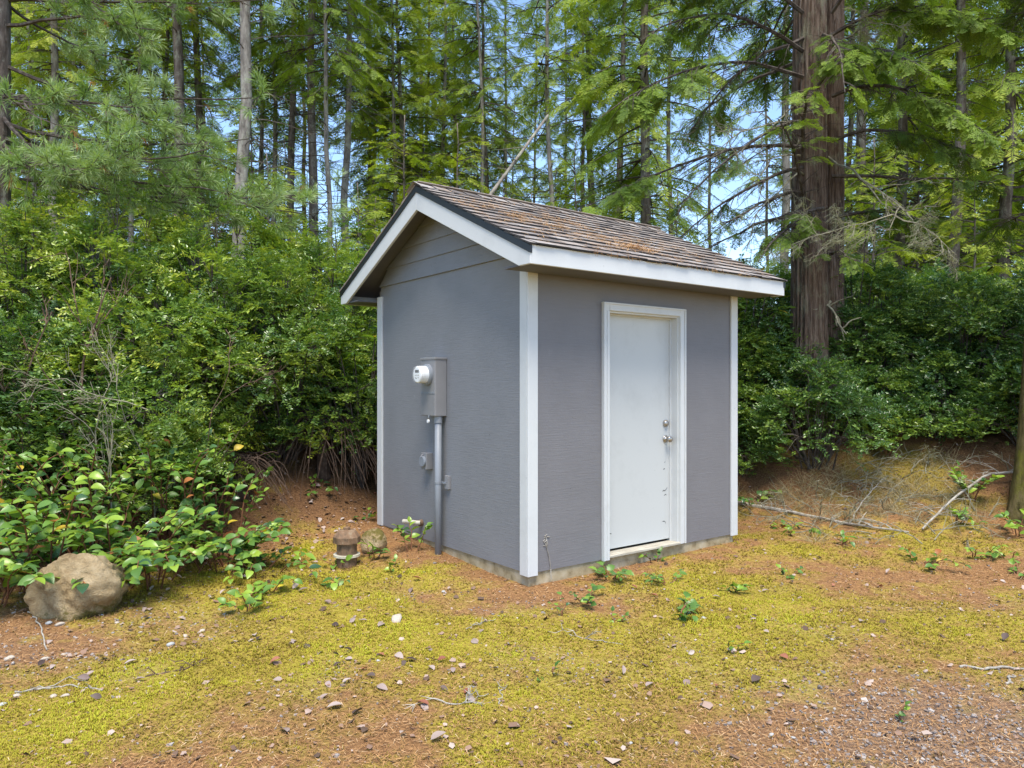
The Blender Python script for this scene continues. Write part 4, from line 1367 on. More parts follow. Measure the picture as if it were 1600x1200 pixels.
# ------------------------------------------------------------------ thicket of small leaved evergreen shrubs
def spray_T(seed, pairs=7, ll=.21, lw=.118):
    r = np.random.default_rng(seed)
    V = [np.array([0, -.006, 0]), np.array([1.0, 0, -.10]), np.array([0, .006, 0])]
    F = [(0, 1, 2, 2)]
    V = []; F = []; A = []
    V += [np.array([0, -.008, 0]), np.array([.5, -.006, -.01]), np.array([.5, .006, -.01]), np.array([0, .008, 0])]; F.append((0, 1, 2, 3)); A += [-.35] * 4
    V += [np.array([.5, -.006, -.01]), np.array([1., -.003, -.08]), np.array([1., .003, -.08]), np.array([.5, .006, -.01])]; F.append((4, 5, 6, 7)); A += [-.35] * 4
    for i in range(pairs):
        t = (i + .8) / pairs
        for sd in (-1, 1):
            tt = min(1, t + r.uniform(-.03, .03))
            a = math.radians(r.uniform(48, 78)) * sd
            d = np.array([math.cos(a), math.sin(a), r.uniform(-.3, .6)]); d = unit(d)
            s = unit(np.cross((0, 0, 1), d) + r.normal(0, .42, 3))
            nrm = np.cross(d, s)
            L = ll * r.uniform(.75, 1.2); w2 = lw * .5 * r.uniform(.8, 1.15)
            p = np.array([tt, 0, -.08 * tt * tt])
            b = len(V)
            V += [p, p + d * L * .5 - s * w2 + nrm * .012, p + d * L, p + d * L * .5 + s * w2 + nrm * .012]
            v = r.uniform(-.12, .12) + .18 * max(0, tt - .6)
            A += [v] * 4
            F += [(b, b + 1, b + 2, b + 3)]
    return np.array(V, float), np.array(F), np.array(A)


SPRAY = [spray_T(1), spray_T(2, 8), spray_T(3, 6)]


def make_shrub(name, seed, R0=1.0, Hh=1.9, lobes=30, per=44, bright=.45, sl_=.185):
    """arching stems carrying layered plates of leafy sprays"""
    r = np.random.default_rng(seed)
    root = empty(name, (0, 0, 0))
    st, lf = MB(), MB()
    for k in range(lobes):
        ph = r.uniform(0, 2 * np.pi); el = math.asin(r.uniform(.02, 1.0) ** .8)
        rad = R0 * r.uniform(.6, 1.1)
        c = np.array([math.cos(ph) * math.cos(el) * rad, math.sin(ph) * math.cos(el) * rad, .22 + (Hh - .3) * math.sin(el) * r.uniform(.85, 1.08)])
        out = unit(np.array([math.cos(ph) * math.cos(el), math.sin(ph) * math.cos(el), .25]))
        b0 = np.array([math.cos(ph) * .12, math.sin(ph) * .12, -.05]) + r.normal(0, .05, 3) * (1, 1, 0)
        s = curve(b0, c, .18, 7, .03, r)
        st.tube(s, np.linspace(.013, .004, 7), 4, cap=False)
        nrm = unit(np.array([0, 0, 1.0]) * 1.0 + out * r.uniform(.1, .8) + r.normal(0, .12, 3))
        u = unit(out - nrm * np.dot(out, nrm)); v = np.cross(nrm, u)
        pr = R0 * r.uniform(.17, .32)
        # leafy branchlets radiate over the plate
        m = per
        an = r.uniform(-2.4, 2.4, m); rr = pr * np.sqrt(r.uniform(.0, 1, m))
        dirs = np.cos(an)[:, None] * u + np.sin(an)[:, None] * v
        pos = c + dirs * rr[:, None] + nrm * (r.normal(0, .05, m) - .35 * (rr / pr) ** 2 * pr)[:, None]
        sd = unit(dirs * .8 + u * .5 + nrm * r.uniform(-.1, .75, m)[:, None] + r.normal(0, .25, (m, 3)))
        ln = sl_ * r.uniform(.65, 1.25, m)
        fm = frames(sd, nrm + r.normal(0, .3, (m, 3))) * ln[:, None, None]
        base = bright + r.uniform(-.24, .22)
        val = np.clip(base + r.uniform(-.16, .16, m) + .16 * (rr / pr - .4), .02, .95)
        pk = r.integers(0, 3, m)
        for j in range(3):
            q = pk == j
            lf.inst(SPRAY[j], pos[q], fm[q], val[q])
        for j in range(5):
            e = pos[r.integers(0, m)]
            st.tube(curve(s[5], e, .02, 4, .01, r), np.linspace(.005, .002, 4), 3, cap=False)
    # some sprays inside
    m = lobes * 3
    pos = r.normal(0, .36, (m, 3)) * (R0, R0, .9) + (0, 0, Hh * .5); pos[:, 2] = np.abs(pos[:, 2]) + .08
    sd = unit(r.normal(0, 1, (m, 3)) * (1, 1, .5))
    lf.inst(SPRAY[0], pos, frames(sd, np.array([0, 0, 1.0]) + r.normal(0, .4, (m, 3))) * (sl_ * r.uniform(.7, 1.2, m))[:, None, None], np.clip(bright - .2 + r.uniform(-.1, .1, m), 0, 1))
    st.build('stems', M['limb'], root)
    lf.build('foliage', M['huckle'], root)
    return root


SHR = [make_shrub('evergreen_shrub', 201, 1.0, 1.9, 62, 42, .44), make_shrub('evergreen_shrub', 202, .95, 1.6, 56, 42, .40), make_shrub('evergreen_shrub', 203, 1.1, 2.2, 70, 42, .50), make_shrub('evergreen_shrub', 204, .8, 1.2, 40, 44, .46)]
SHR.append(make_shrub('evergreen_shrub', 205, .85, 2.7, 52, 26, .60, .20))
SHR.append(make_shrub('evergreen_shrub', 206, 1.0, 1.95, 62, 44, .26))
SHR.append(make_shrub('evergreen_shrub', 207, .85, 1.35, 42, 44, .30))
used_s = set()


def put_shrub(k, x, y, s, label, group):
    if k in used_s:
        o = copy_tree(SHR[k])
    else:
        o = SHR[k]; used_s.add(k)
    o.location = (x, y, float(ground_z(x, y)) - .03)
    o.rotation_euler = (0, 0, random.uniform(0, 6.28))
    o.scale = (s, s, s * random.uniform(.92, 1.1))
    tag(o, label, 'shrub', group)


LG, RG = 'small leaved shrubs in the thicket facing the meter wall', 'small leaved shrubs in the thicket under the double trunk'
LL = 'glossy small leaved evergreen shrub in the thicket facing the meter wall'
RL_ = 'glossy small leaved evergreen shrub in the thicket under the double trunk'
BL_ = 'glossy small leaved evergreen shrub growing close behind the shed'
LN = {0: 'small leaved shrub towering over the slanting bare stem', 1: 'small leaved shrub rising behind the tall light green salal', 2: 'low small leaved shrub just behind the boulder salal', 3: 'small leaved shrub behind the dark salal clump', 4: 'low small leaved shrub arching over the dark salal clump',
      5: 'tall small leaved shrub overhanging the brown dead fern skirt', 6: 'small leaved shrub growing under the low gable eave', 7: 'tall small leaved shrub under the longest pine bough'}
for i_ in range(20, 27):
    LN[i_] = 'tall airy light green shrub poking above the thicket facing the meter wall'
RN = {0: 'small leaved shrub against the foot of the double trunk', 1: 'low shrub hanging beside the white corner board', 3: 'low small leaved shrub on the bank crest by the double trunk', 5: 'small leaved shrub directly right of the snapped trunk branch', 10: 'low shrub behind the moss patch on the bank', 11: 'low shrub touching the mossy leaning trunk'}
RN[5] = 'small leaved shrub under the crooked broken limb of the double trunk'
for i, (k, x, y, s) in enumerate(((1, -5.7, 6.9, .95), (0, -4.7, 7.3, 1.0), (3, -4.9, 6.5, .8), (0, -3.75, 7.5, 1.0), (3, -3.45, 7.1, .85), (2, -2.75, 8.6, .95), (1, -2.15, 9.0, 1.0), (2, -3.9, 8.8, 1.05), (2, -5.0, 8.7, 1.1), (0, -6.3, 8.2, 1.2), (1, -1.5, 9.7, 1.0), (2, -2.9, 10.3, 1.15), (0, -4.4, 10.4, 1.2), (2, -6.2, 10.4, 1.2), (0, -7.4, 9.4, 1.2), (1, -7.2, 7.4, 1.1), (2, -1.9, 11.5, 1.2), (0, -3.6, 12.4, 1.3), (2, -5.6, 12.6, 1.3), (1, -7.8, 12.2, 1.3), (4, -4.3, 8.0, 1.0), (4, -3.3, 8.2, .95), (4, -5.4, 8.1, 1.05), (4, -2.3, 9.6, 1.0), (4, -3.7, 9.7, 1.15), (4, -5.0, 9.8, 1.15), (4, -6.2, 9.2, 1.1))):
    put_shrub(k, x, y, s, LN.get(i, LL), LG)
for i, (k, x, y, s) in enumerate(((1, 3.05, 9.75, .8), (3, 2.85, 9.25, .62), (0, 3.55, 10.6, 1.15), (3, 3.72, 8.98, .92), (0, 5.0, 10.1, 1.05), (1, 4.6, 9.75, .85), (1, 5.9, 9.5, 1.0), (2, 6.0, 10.8, 1.05), (0, 6.8, 9.2, 1.0), (2, 4.3, 11.6, 1.15), (3, 5.35, 9.2, .8), (3, 6.2, 8.7, .85), (2, 7.6, 10.2, 1.1), (0, 8.4, 9.0, 1.1), (1, 2.6, 10.0, 1.0), (2, 5.6, 12.6, 1.25), (0, 7.4, 12.2, 1.3), (2, 3.0, 12.4, 1.2), (1, 9.4, 11.2, 1.3), (3, 4.5, 9.35, .75))):
    put_shrub({0: 5, 1: 5, 3: 6}.get(k, k), x, y, s, RN.get(i, RL_), RG)
for (k, x, y, s) in ((1, .2, 10.4, 1.0), (0, 1.5, 10.8, 1.0), (2, 1.0, 12.4, 1.1), (0, -.6, 12.2, 1.1)):
    put_shrub(k, x, y, s, BL_, 'small leaved shrubs behind the shed')


# ------------------------------------------------------------------ broad leaved plants, leaf by leaf
def leaf_mesh(name, material, seed, ratio=.55, fold=.10, curl=.16, pts=6, lobed=False):
    r = np.random.default_rng(seed)
    t = np.linspace(0, 1, pts)
    if lobed:
        hw = ratio * .5 * np.sin(np.pi * np.clip(t, 0, 1) ** .75) * (1 + .18 * np.sin(t * 28))
    else:
        hw = ratio * .5 * np.sin(np.pi * t ** .85) ** .8
    hw[0] = .012; hw[-1] = .004
    z = -curl * t * t + .05 * np.sin(t * 3)
    tw = r.normal(0, .04)
    V = []
    for i in range(pts):
        V += [(t[i], -hw[i], z[i] + fold * hw[i] * 2 + tw * t[i] * .5), (t[i], 0, z[i]), (t[i], hw[i], z[i] + fold * hw[i] * 2 - tw * t[i] * .5)]
    F = []
    for i in range(pts - 1):
        b = i * 3
        F += [(b, b + 3, b + 4, b + 1), (b + 1, b + 4, b + 5, b + 2)]
    return MB().add(V, F, r.uniform(.3, .7)).mesh(name, material, True)


SAL = {c: [leaf_mesh('salal_leaf', m, 10 + i, .56 + .06 * i, .10 + .05 * i, .10 + .10 * i) for i in range(3)] for c, m in SALAL.items()}
RHO = {c: [leaf_mesh('rhododendron_leaf', SALAL[c], 40 + i, .26, .14, .10 + .14 * i) for i in range(2)] for c in ('mid', 'light', 'dark', 'yellow', 'rust')}
BRM = {c: [leaf_mesh('bramble_leaf', SALAL[c], 60 + i, .72, .12, .18, 9, True) for i in range(2)] for c in ('mid', 'light', 'dark')}


def mat4(p, m3, s):
    A = np.eye(4); A[:3, :3] = m3 * s; A[:3, 3] = p
    return Matrix(A.tolist())


def leafy_plant(name, label, group, x, y, stems, per, h, spread, ll, mix, r, lib=SAL, stem_mat='stem_red', bias=(0, 0), cat='plant', start=.3, flat=.0, base_r=.1, z=None):
    z0 = float(ground_z(x, y)) if z is None else z
    root = empty(name, (x, y, z0))
    tag(root, label, cat, group)
    cols = list(mix); pw = np.array([mix[c] for c in cols]); pw = pw / pw.sum()
    for k in range(stems):
        a = r.uniform(0, 2 * np.pi)
        b0 = np.array([math.cos(a), math.sin(a), 0]) * base_r * r.uniform(0, 1)
        d = np.array([math.cos(a) * spread + bias[0], math.sin(a) * spread + bias[1], h]) * r.uniform(.6, 1.1)
        bz = float(ground_z(x + b0[0], y + b0[1])) - z0 if z is None else 0
        b0[2] = bz - .03
        e = b0 + d
        gz = float(ground_z(x + e[0], y + e[1])) - z0 + .06 if z is None else -1
        e[2] = max(e[2], gz)
        c = curve(b0, e, .16 * np.linalg.norm(d), 7, .018, r)
        so = MB().tube(c, np.linspace(.0048, .002, 7) * (1 + h), 5, cap=False).build('stem', M[stem_mat], root, smooth=True)
        n = max(3, int(per * r.uniform(.7, 1.2)))
        tt = np.linspace(start, 1.0, n)
        q, dd = along(c, tt)
        for i in range(n):
            sd = 1 if i % 2 else -1
            side = unit(np.cross(dd[i], (0, 0, 1.0))) * sd
            ld = unit(dd[i] * (.55 if i < n - 1 else 1.5) + side * r.uniform(.6, 1.0) * (i < n - 1) + np.array([0, 0, r.uniform(-.25, .30)]))
            nrm = np.array([0, 0, 1.0]) + r.normal(0, .35, 3) + np.array([0, -.25, 0])
            m3 = frames(ld[None], nrm[None])[0]
            cidx = cols[r.choice(len(cols), p=pw)]
            me = lib[cidx][r.integers(0, len(lib[cidx]))]
            link('leaf', me, so, mat4(q[i], m3, ll * r.uniform(.7, 1.2)))
    return root


rl = np.random.default_rng(91)
mixA = {'mid': .42, 'light': .48, 'dark': .07, 'yellow': .012, 'rust': .018}
mixD = {'mid': .56, 'light': .24, 'dark': .16, 'yellow': .02, 'rust': .02}
mixL = {'mid': .35, 'light': .60, 'dark': .05}
SG = 'salal bushes on the bank by the boulder'
# bushes round the boulder and along the foot of the thicket
for (x, y, st_, per, h, sp, ll, mx, lab) in (
        (-3.22, 5.42, 13, 11, .36, .36, .110, mixA, 'broad leaved salal bush hanging over the tan boulder'),
        (-3.72, 5.70, 16, 12, .70, .42, .112, mixA, 'tall light green salal bush rising behind the boulder'),
        (-3.30, 5.95, 16, 12, .58, .42, .108, mixA, 'leafy salal mound just uphill of the boulder salal'),
        (-2.88, 5.88, 14, 11, .36, .40, .105, mixA, 'low spreading salal bush between the boulder and the rounded clump'),
        (-2.48, 6.35, 15, 11, .36, .32, .100, mixD, 'rounded blue green salal clump where the bare bank begins'),
        (-2.80, 6.80, 16, 11, .80, .34, .095, mixD, 'dark salal clump with orange leaves under the small leaved shrubs'),
        (-3.25, 6.70, 15, 12, .85, .42, .095, mixD, 'dark salal reaching high inside the thicket'),
        (-3.85, 5.25, 12, 10, .42, .36, .112, mixA, 'salal bush with reddish stems at the mossy foot of the bank'),
        (-3.70, 6.35, 15, 11, .80, .42, .10, mixA, 'tall salal standing in the middle of the thicket'),
        (-4.25, 6.00, 14, 11, .75, .42, .105, mixA, 'tall salal crowding the slanting bare brown stem'),
        (-2.15, 6.15, 6, 8, .15, .28, .085, mixD, 'flat salal runner lying over leaf litter on the bank')):
    leafy_plant('salal_bush', lab, SG, x, y, int(st_ * 1.6), per, h * 1.1, sp * 1.1, ll * 1.0, mx, rl, bias=(.10, -.22), cat='shrub', base_r=.34)
# salal on the right bank
for (px, py, d, st_, per, h, sp, ll, mx, lab) in (
        (1385, 690, 8.9, 5, 7, .30, .22, .105, mixL, 'bright salal sprig on the crest of the needle covered bank'),
        (1518, 735, 8.1, 6, 7, .32, .22, .10, mixL, 'bright salal clump beside the moss patch on the bank'),
        (1180, 735, 8.6, 6, 7, .16, .28, .085, mixD, 'low salal patch on the bank just beside the white corner board'),
        (1490, 780, 7.8, 4, 6, .12, .20, .085, mixD, 'small dark salal below the moss patch on the bank'),
        (1590, 770, 7.4, 6, 6, .30, .22, .10, mixA, 'salal clump at the root of the mossy leaning trunk'),
        (1230, 775, 7.9, 3, 5, .10, .16, .08, mixD, 'tiny dark salal seedling uphill of the fallen branch'),
        (1245, 800, 7.6, 3, 5, .14, .14, .075, mixA, 'small green seedling growing over the fallen grey branch'),
        (1315, 835, 7.0, 3, 5, .12, .14, .075, mixD, 'small dark seedling below the fallen grey branch'),
        (1440, 865, 6.3, 5, 6, .12, .2, .07, mixD, 'low dark green seedling patch below the brush heap'),
        (1520, 840, 6.6, 4, 5, .14, .14, .07, mixA, 'small leafy seedling among needles near the brush heap'),
        (1583, 845, 6.5, 3, 5, .10, .14, .07, mixA, 'small seedling with a red leaf near the brush heap')):
    x, y = (px - CX) / F_PX * d, d
    leafy_plant('salal_sprig', lab, 'salal sprigs on the right bank', x, y, st_, per, h, sp, ll, mx, rl, bias=(0, -.06), base_r=.08)


def gpos(px, py):
    """the ground point seen in that direction"""
    d = np.linspace(2.2, 16, 1500)
    x = (px - CX) / F_PX * d; zr = CAM_H + (HZ - py) / F_PX * d
    hit = np.nonzero(zr < ground_z(x, d))[0]
    i = hit[0] if len(hit) else -1
    return float(x[i]), float(d[i])


for (px, py, st_, per, h, sp, ll, mx, lab) in (
        (645, 862, 3, 7, .26, .12, .075, mixL, 'bright sprig growing up the wall under the pipe stub'),
        (585, 872, 3, 5, .16, .10, .08, mixL, 'bright upright sprig beside the rusty well cap'),
        (612, 890, 2, 4, .10, .10, .07, mixL, 'two stemmed seedling in moss between well cap and conduit'),
        (532, 888, 3, 5, .12, .12, .075, mixL, 'light green sprig in front of the rusty well cap'),
        (520, 915, 3, 4, .12, .12, .075, mixA, 'dull green seedling with bare stalk in the moss'),
        (385, 955, 5, 6, .16, .20, .085, mixA, 'glossy salal seedling clump standing alone on bright moss'),
        (425, 925, 4, 6, .16, .18, .08, mixA, 'leggy salal seedling leaning over leaf litter on moss'),
        (475, 880, 3, 4, .08, .12, .07, mixA, 'tiny salal seedling on the round moss cushion'),
        (500, 770, 3, 5, .08, .2, .085, mixD, 'flat creeping salal on bare orange soil by the wall'),
        (560, 745, 3, 5, .12, .1, .08, mixD, 'dark seedling by the far white corner board'),
        (570, 815, 3, 5, .1, .1, .07, mixD, 'small dark seedling behind the moss topped stone'),
        (490, 768, 2, 4, .08, .1, .07, mixD, 'single dark seedling on the bare soil slope')):
    x, y = gpos(px, py)
    leafy_plant('salal_seedling', lab, 'salal seedlings on the clearing floor', x, y, st_, per, h, sp, ll, mx, rl, base_r=.04)
mixB = {'mid': .7, 'light': .2, 'dark': .1}
for (px, py, st_, per, h, sp, ll, lab) in (
        (955, 905, 5, 6, .14, .16, .075, 'leafy bramble in front of the door threshold'),
        (915, 940, 4, 6, .05, .15, .06, 'dark low bramble seedling on bare needles'),
        (1022, 880, 3, 5, .08, .09, .06, 'small bramble against the footing under the door'),
        (1062, 962, 5, 6, .07, .16, .065, 'spreading bramble rosette in open moss before the door'),
        (1050, 915, 4, 6, .05, .20, .055, 'faint creeping bramble between door and rosette'),
        (1148, 925, 4, 6, .08, .13, .06, 'bramble rosette with a red leaf beneath'),
        (1235, 900, 3, 5, .03, .12, .045, 'thin creeping bramble with tiny leaves on moss'),
        (885, 963, 2, 4, .03, .06, .045, 'tiny bramble seedling in brown needles'),
        (965, 975, 2, 4, .04, .06, .045, 'tiny upright bramble seedling in yellow moss'),
        (1140, 1018, 2, 3, .02, .05, .05, 'lone flat leaf of bramble in open moss'),
        (860, 1065, 2, 4, .03, .06, .04, 'tiny bramble beside a dark clot of dead leaves'),
        (1395, 1125, 2, 3, .015, .04, .03, 'pale seedling among the gravel'),
        (1590, 900, 3, 4, .06, .1, .07, 'light green bramble at the edge of the moss')):
    x, y = gpos(px, py)
    leafy_plant('bramble', lab, 'brambles on the clearing floor', x, y, st_, per, h, sp, ll, mixB, rl, lib=BRM, start=.35, base_r=.03)
# rhododendrons
for (x, y, hh, lab) in ((-1.75, 8.55, 1.9, 'long leaved rhododendron under the low eave of the gable'), (4.75, 10.05, 2.5, 'long leaved rhododendron behind the shaggy double trunk'), (3.0, 9.9, 2.35, 'long leaved rhododendron between the roof corner and the double trunk')):
    root = empty('rhododendron', (x, y, float(ground_z(x, y)) - .03)); tag(root, lab, 'shrub', 'rhododendrons at the edge of the clearing')
    for k in range(13):
        a = rl.uniform(0, 6.28); e = np.array([math.cos(a) * rl.uniform(.1, .6), math.sin(a) * rl.uniform(.1, .6) - .15, hh * rl.uniform(.72, 1.05)])
        c = curve((0, 0, 0), e, .15, 6, .03, rl)
        so = MB().tube(c, np.linspace(.014, .006, 6), 5, cap=False).build('stem', M['limb'], root, smooth=True)
        for i in range(13):
            an = i * 2.4; el = rl.uniform(-.25, .55)
            ld = np.array([math.cos(an) * math.cos(el), math.sin(an) * math.cos(el), math.sin(el)])
            col_ = rl.choice(['mid', 'light', 'dark', 'yellow'], p=[.4, .36, .2, .04])
            link('leaf', RHO[col_][i % 2], so, mat4(c[-1] - np.array([0, 0, .012 * i * .5]), frames(ld[None], np.array([[0, 0, 1.0]]))[0], rl.uniform(.11, .17)))

# ------------------------------------------------------------------ stones, well cap, dead brush
def rock_mesh(name, material, size, seed, n=4, rough=.16, flat=1.0):
    import bmesh
    bm = bmesh.new()
    bmesh.ops.create_icosphere(bm, subdivisions=n, radius=1)
    r = np.random.default_rng(seed)
    P = np.array([v.co[:] for v in bm.verts])
    off = r.uniform(0, 50, 3)
    planes = unit(r.normal(0, 1, (15, 3)))
    cut = r.uniform(.62, .92, 15)
    rad = np.ones(len(P))
    for pn, ct in zip(planes, cut):
        dt = P @ pn
        rad = np.where(dt > ct, np.minimum(rad, ct / np.maximum(dt, 1e-3)), rad)
    nz = fbm(P[:, 0] * 1.6 + off[0] + P[:, 2], P[:, 1] * 1.6 + off[1] - P[:, 2] * .7, seed, 5) - .5
    nz2 = fbm(P[:, 0] * 6 + off[2], P[:, 2] * 6 + P[:, 1] * 4, seed + 3, 3) - .5
    rad = rad * (1 + rough * 1.7 * nz + rough * .9 * nz2)
    P = P * rad[:, None] * np.asarray(size)
    for v, p in zip(bm.verts, P):
        v.co = p
    me = bpy.data.meshes.new(name); bm.to_mesh(me); bm.free()
    me.materials.append(material)
    me.polygons.foreach_set('use_smooth', np.ones(len(me.polygons), bool))
    return me


bo = link('boulder', rock_mesh('boulder', m_boulder('tan_rock', -.20, .20), (.32, .27, .29), 6, 5, .24))
bx_, by_ = (122 - CX) / F_PX * 5.05, 5.05
bo.location = (bx_, by_, float(ground_z(bx_, by_)) + .17); bo.rotation_euler = (.1, -.15, .5)
tag(bo, 'large tan boulder with a mossy foot under the salal', 'boulder')
sx2, sy2 = gpos(578, 872)
sy2 += .18
bo2 = link('stone', rock_mesh('stone', m_boulder('moss_topped_rock', .10, -.16), (.12, .12, .15), 9, 4, .2))
bo2.location = (sx2, sy2, float(ground_z(sx2, sy2)) + .07)
tag(bo2, 'small stone capped with yellow moss beside the well cap', 'stone')

wx, wy = gpos(542, 885)
well = empty('well_cap', (wx, wy, float(ground_z(wx, wy)) - .06)); well.scale = (1.02, 1.02, 1.3); tag(well, 'rusty old capped well pipe standing in moss near the meter', 'well cap')


def ring(prof, n, rot=0):
    mb = MB(); a = np.linspace(0, 2 * np.pi, n, endpoint=False) + rot
    V = [(r_ * math.cos(k), r_ * math.sin(k), z_) for (z_, r_) in prof for k in a]
    F = [(i * n + j, i * n + (j + 1) % n, (i + 1) * n + (j + 1) % n, (i + 1) * n + j) for i in range(len(prof) - 1) for j in range(n)]
    return mb.add(V, F)


ring([(-.1, .085), (.20, .085), (.20, .001)], 20).build('casing_pipe', M['rust'], well, smooth=False)
ring([(.115, .086), (.115, .112), (.130, .112), (.130, .086)], 20).build('flange', M['pvc_white'], well)
ring([(.20, .075), (.205, .115), (.245, .115), (.285, .075), (.29, .001)], 8, .3).build('cap', M['rust'], well)
ring([(.285, .030), (.305, .030), (.308, .022), (.308, .001)], 6).build('bolt_head', M['rust'], well)

# pebbles
rk = np.random.default_rng(55)
PEB = [rock_mesh('pebble', m, (1, .75, .5), 70 + i, 2, .08) for i, m in enumerate((M['pebble'], M['pebble_grey'], M['pebble']))]
PEBS = [(620, 972, .055, 0, 'flat tan stone lying alone on bright moss'), (267, 1010, .036, 1, 'smooth white grey pebble in orange needles'), (15, 1032, .032, 0, 'oval cream pebble on orange needles by twig'), (70, 1032, .028, 0, None), (94, 978, .034, 0, 'rounded tan pebble at the foot of the boulder'), (76, 976, .028, 1, None), (82, 1092, .026, 0, None), (102, 1090, .026, 0, None), (27, 1090, .022, 0, None), (316, 988, .026, 0, None), (290, 996, .022, 0, None), (3, 1105, .028, 1, None), (693, 926, .022, 1, 'pale stone in needles below the gable wall'), (1100, 968, .024, 1, 'white stone beside the bramble rosette'), (590, 1035, .020, 1, None), (100, 1025, .02, 0, None), (50, 1120, .018, 1, None), (183, 975, .018, 0, None), (160, 962, .016, 1, None), (220, 990, .016, 0, None), (1058, 1165, .015, 1, None), (1205, 1150, .016, 1, None), (985, 1163, .014, 1, None), (1240, 1155, .016, 1, None)]
for (px, py, s, k, lab) in PEBS:
    x, y = gpos(px, py)
    o = link('pebble', PEB[k], None)
    o.location = (x, y, float(ground_z(x, y)) + s * .38); o.scale = (s, s, s); o.rotation_euler = (rk.normal(0, .15), rk.normal(0, .15), rk.uniform(0, 6.28))
    tag(o, lab or ('small tan pebble half sunk in needles and moss' if k == 0 else 'small pale grey pebble half sunk in the clearing floor'), 'pebble', 'pebbles on the clearing floor')

# fallen leaves
FL = []
for i, m in enumerate(FALLEN):
    for j in range(2):
        FL.append(leaf_mesh('dry_leaf', m, 120 + i * 3 + j, .55, .14 + .12 * j, .18 - .26 * j, 7))
FLAB = ['dry mauve fallen leaf curled on the clearing floor', 'bleached pale fallen leaf on the clearing floor', 'reddish fallen leaf on the clearing floor', 'dark rotting fallen leaf on the clearing floor']
FP_ = [(805, 0, 0)]
spots = []
for (cx0, cy0, rx, ry_, n_) in ((300, 900, 260, 60, 52), (470, 860, 110, 50, 34), (560, 1030, 170, 110, 38), (150, 1060, 150, 60, 12), (480, 1010, 90, 50, 10), (700, 1100, 200, 80, 8), (1130, 1070, 160, 80, 9), (1350, 960, 230, 70, 12), (1420, 830, 180, 40, 10), (520, 790, 70, 40, 20), (1100, 960, 120, 50, 6)):
    for k in range(n_):
        spots.append((cx0 + rk.normal(0, rx * .55), cy0 + rk.normal(0, ry_ * .55)))
for (px, py) in spots:
    if not (0 < px < 1600 and 720 < py < 1195):
        continue
    x, y = gpos(px, py)
    if float(shed_dist(np.array(x), np.array(y))) < .04 or math.hypot(x - bx_, y - by_) < .36:
        continue
    t = int(rk.choice(4, p=[.44, .28, .12, .16]))
    o = link('fallen_leaf', FL[t * 2 + int(rk.integers(0, 2))])
    s = rk.uniform(.040, .080)
    o.location = (x, y, float(ground_z(x, y)) + .012 + .1 * s)
    o.rotation_euler = (rk.normal(0, .35), rk.normal(0, .3), rk.uniform(0, 6.28)); o.scale = (s, s, s)
    tag(o, FLAB[t], 'leaf', 'fallen leaves')


def ground_branch(name, label, px_pts, r0, r1, material, twigs=0, lichen=0, cat='branch', lift=.015, group=None):
    P = []
    for (px, py, *h) in px_pts:
        x, y = gpos(px, py + (0 if not h else 0))
        P.append((x, y, float(ground_z(x, y)) + lift + (h[0] if h else 0)))
    P = np.array(P)
    t = np.linspace(0, 1, 14); P, _ = along(P, t)
    P += rk.normal(0, .006, P.shape) * (1, 1, .4)
    mb = MB().tube(P, np.linspace(r0, r1, 14), 7)
    li = MB(); nl = False
    for k in range(twigs):
        q = P[rk.integers(2, 13)]
        d = unit(rk.normal(0, 1, 3) * (1, .8, .25) + (0, 0, .22 if twigs > 7 else .04)); L = rk.uniform(.08, .40) * (1 if twigs > 7 else .4)
        c = curve(q, q + d * L, .02, 5, .02, rk)
        mb.tube(c, np.linspace(max(.003, r0 * .3), .0015, 5), 4, cap=False)
        for j in range(4):
            a = c[rk.integers(1, 5)]
            mb.tube([a, a + unit(rk.normal(0, 1, 3) * (1, 1, .4) + d) * L * .4], [.002, .001], 3, cap=False)
        if rk.random() < lichen:
            hang_lichen(li, c[1:], 6, .07, rk, .003, 1.0); nl = True
    if nl:
        root = empty(name, tuple(P[0])); tag(root, label, cat, group)
        a = mb.build('wood', material, root); b = li.build('lichen', M['lichen'], root)
        a.location = b.location = tuple(-P[0])
        return root
    return tag(mb.build(name, material), label, cat, group)


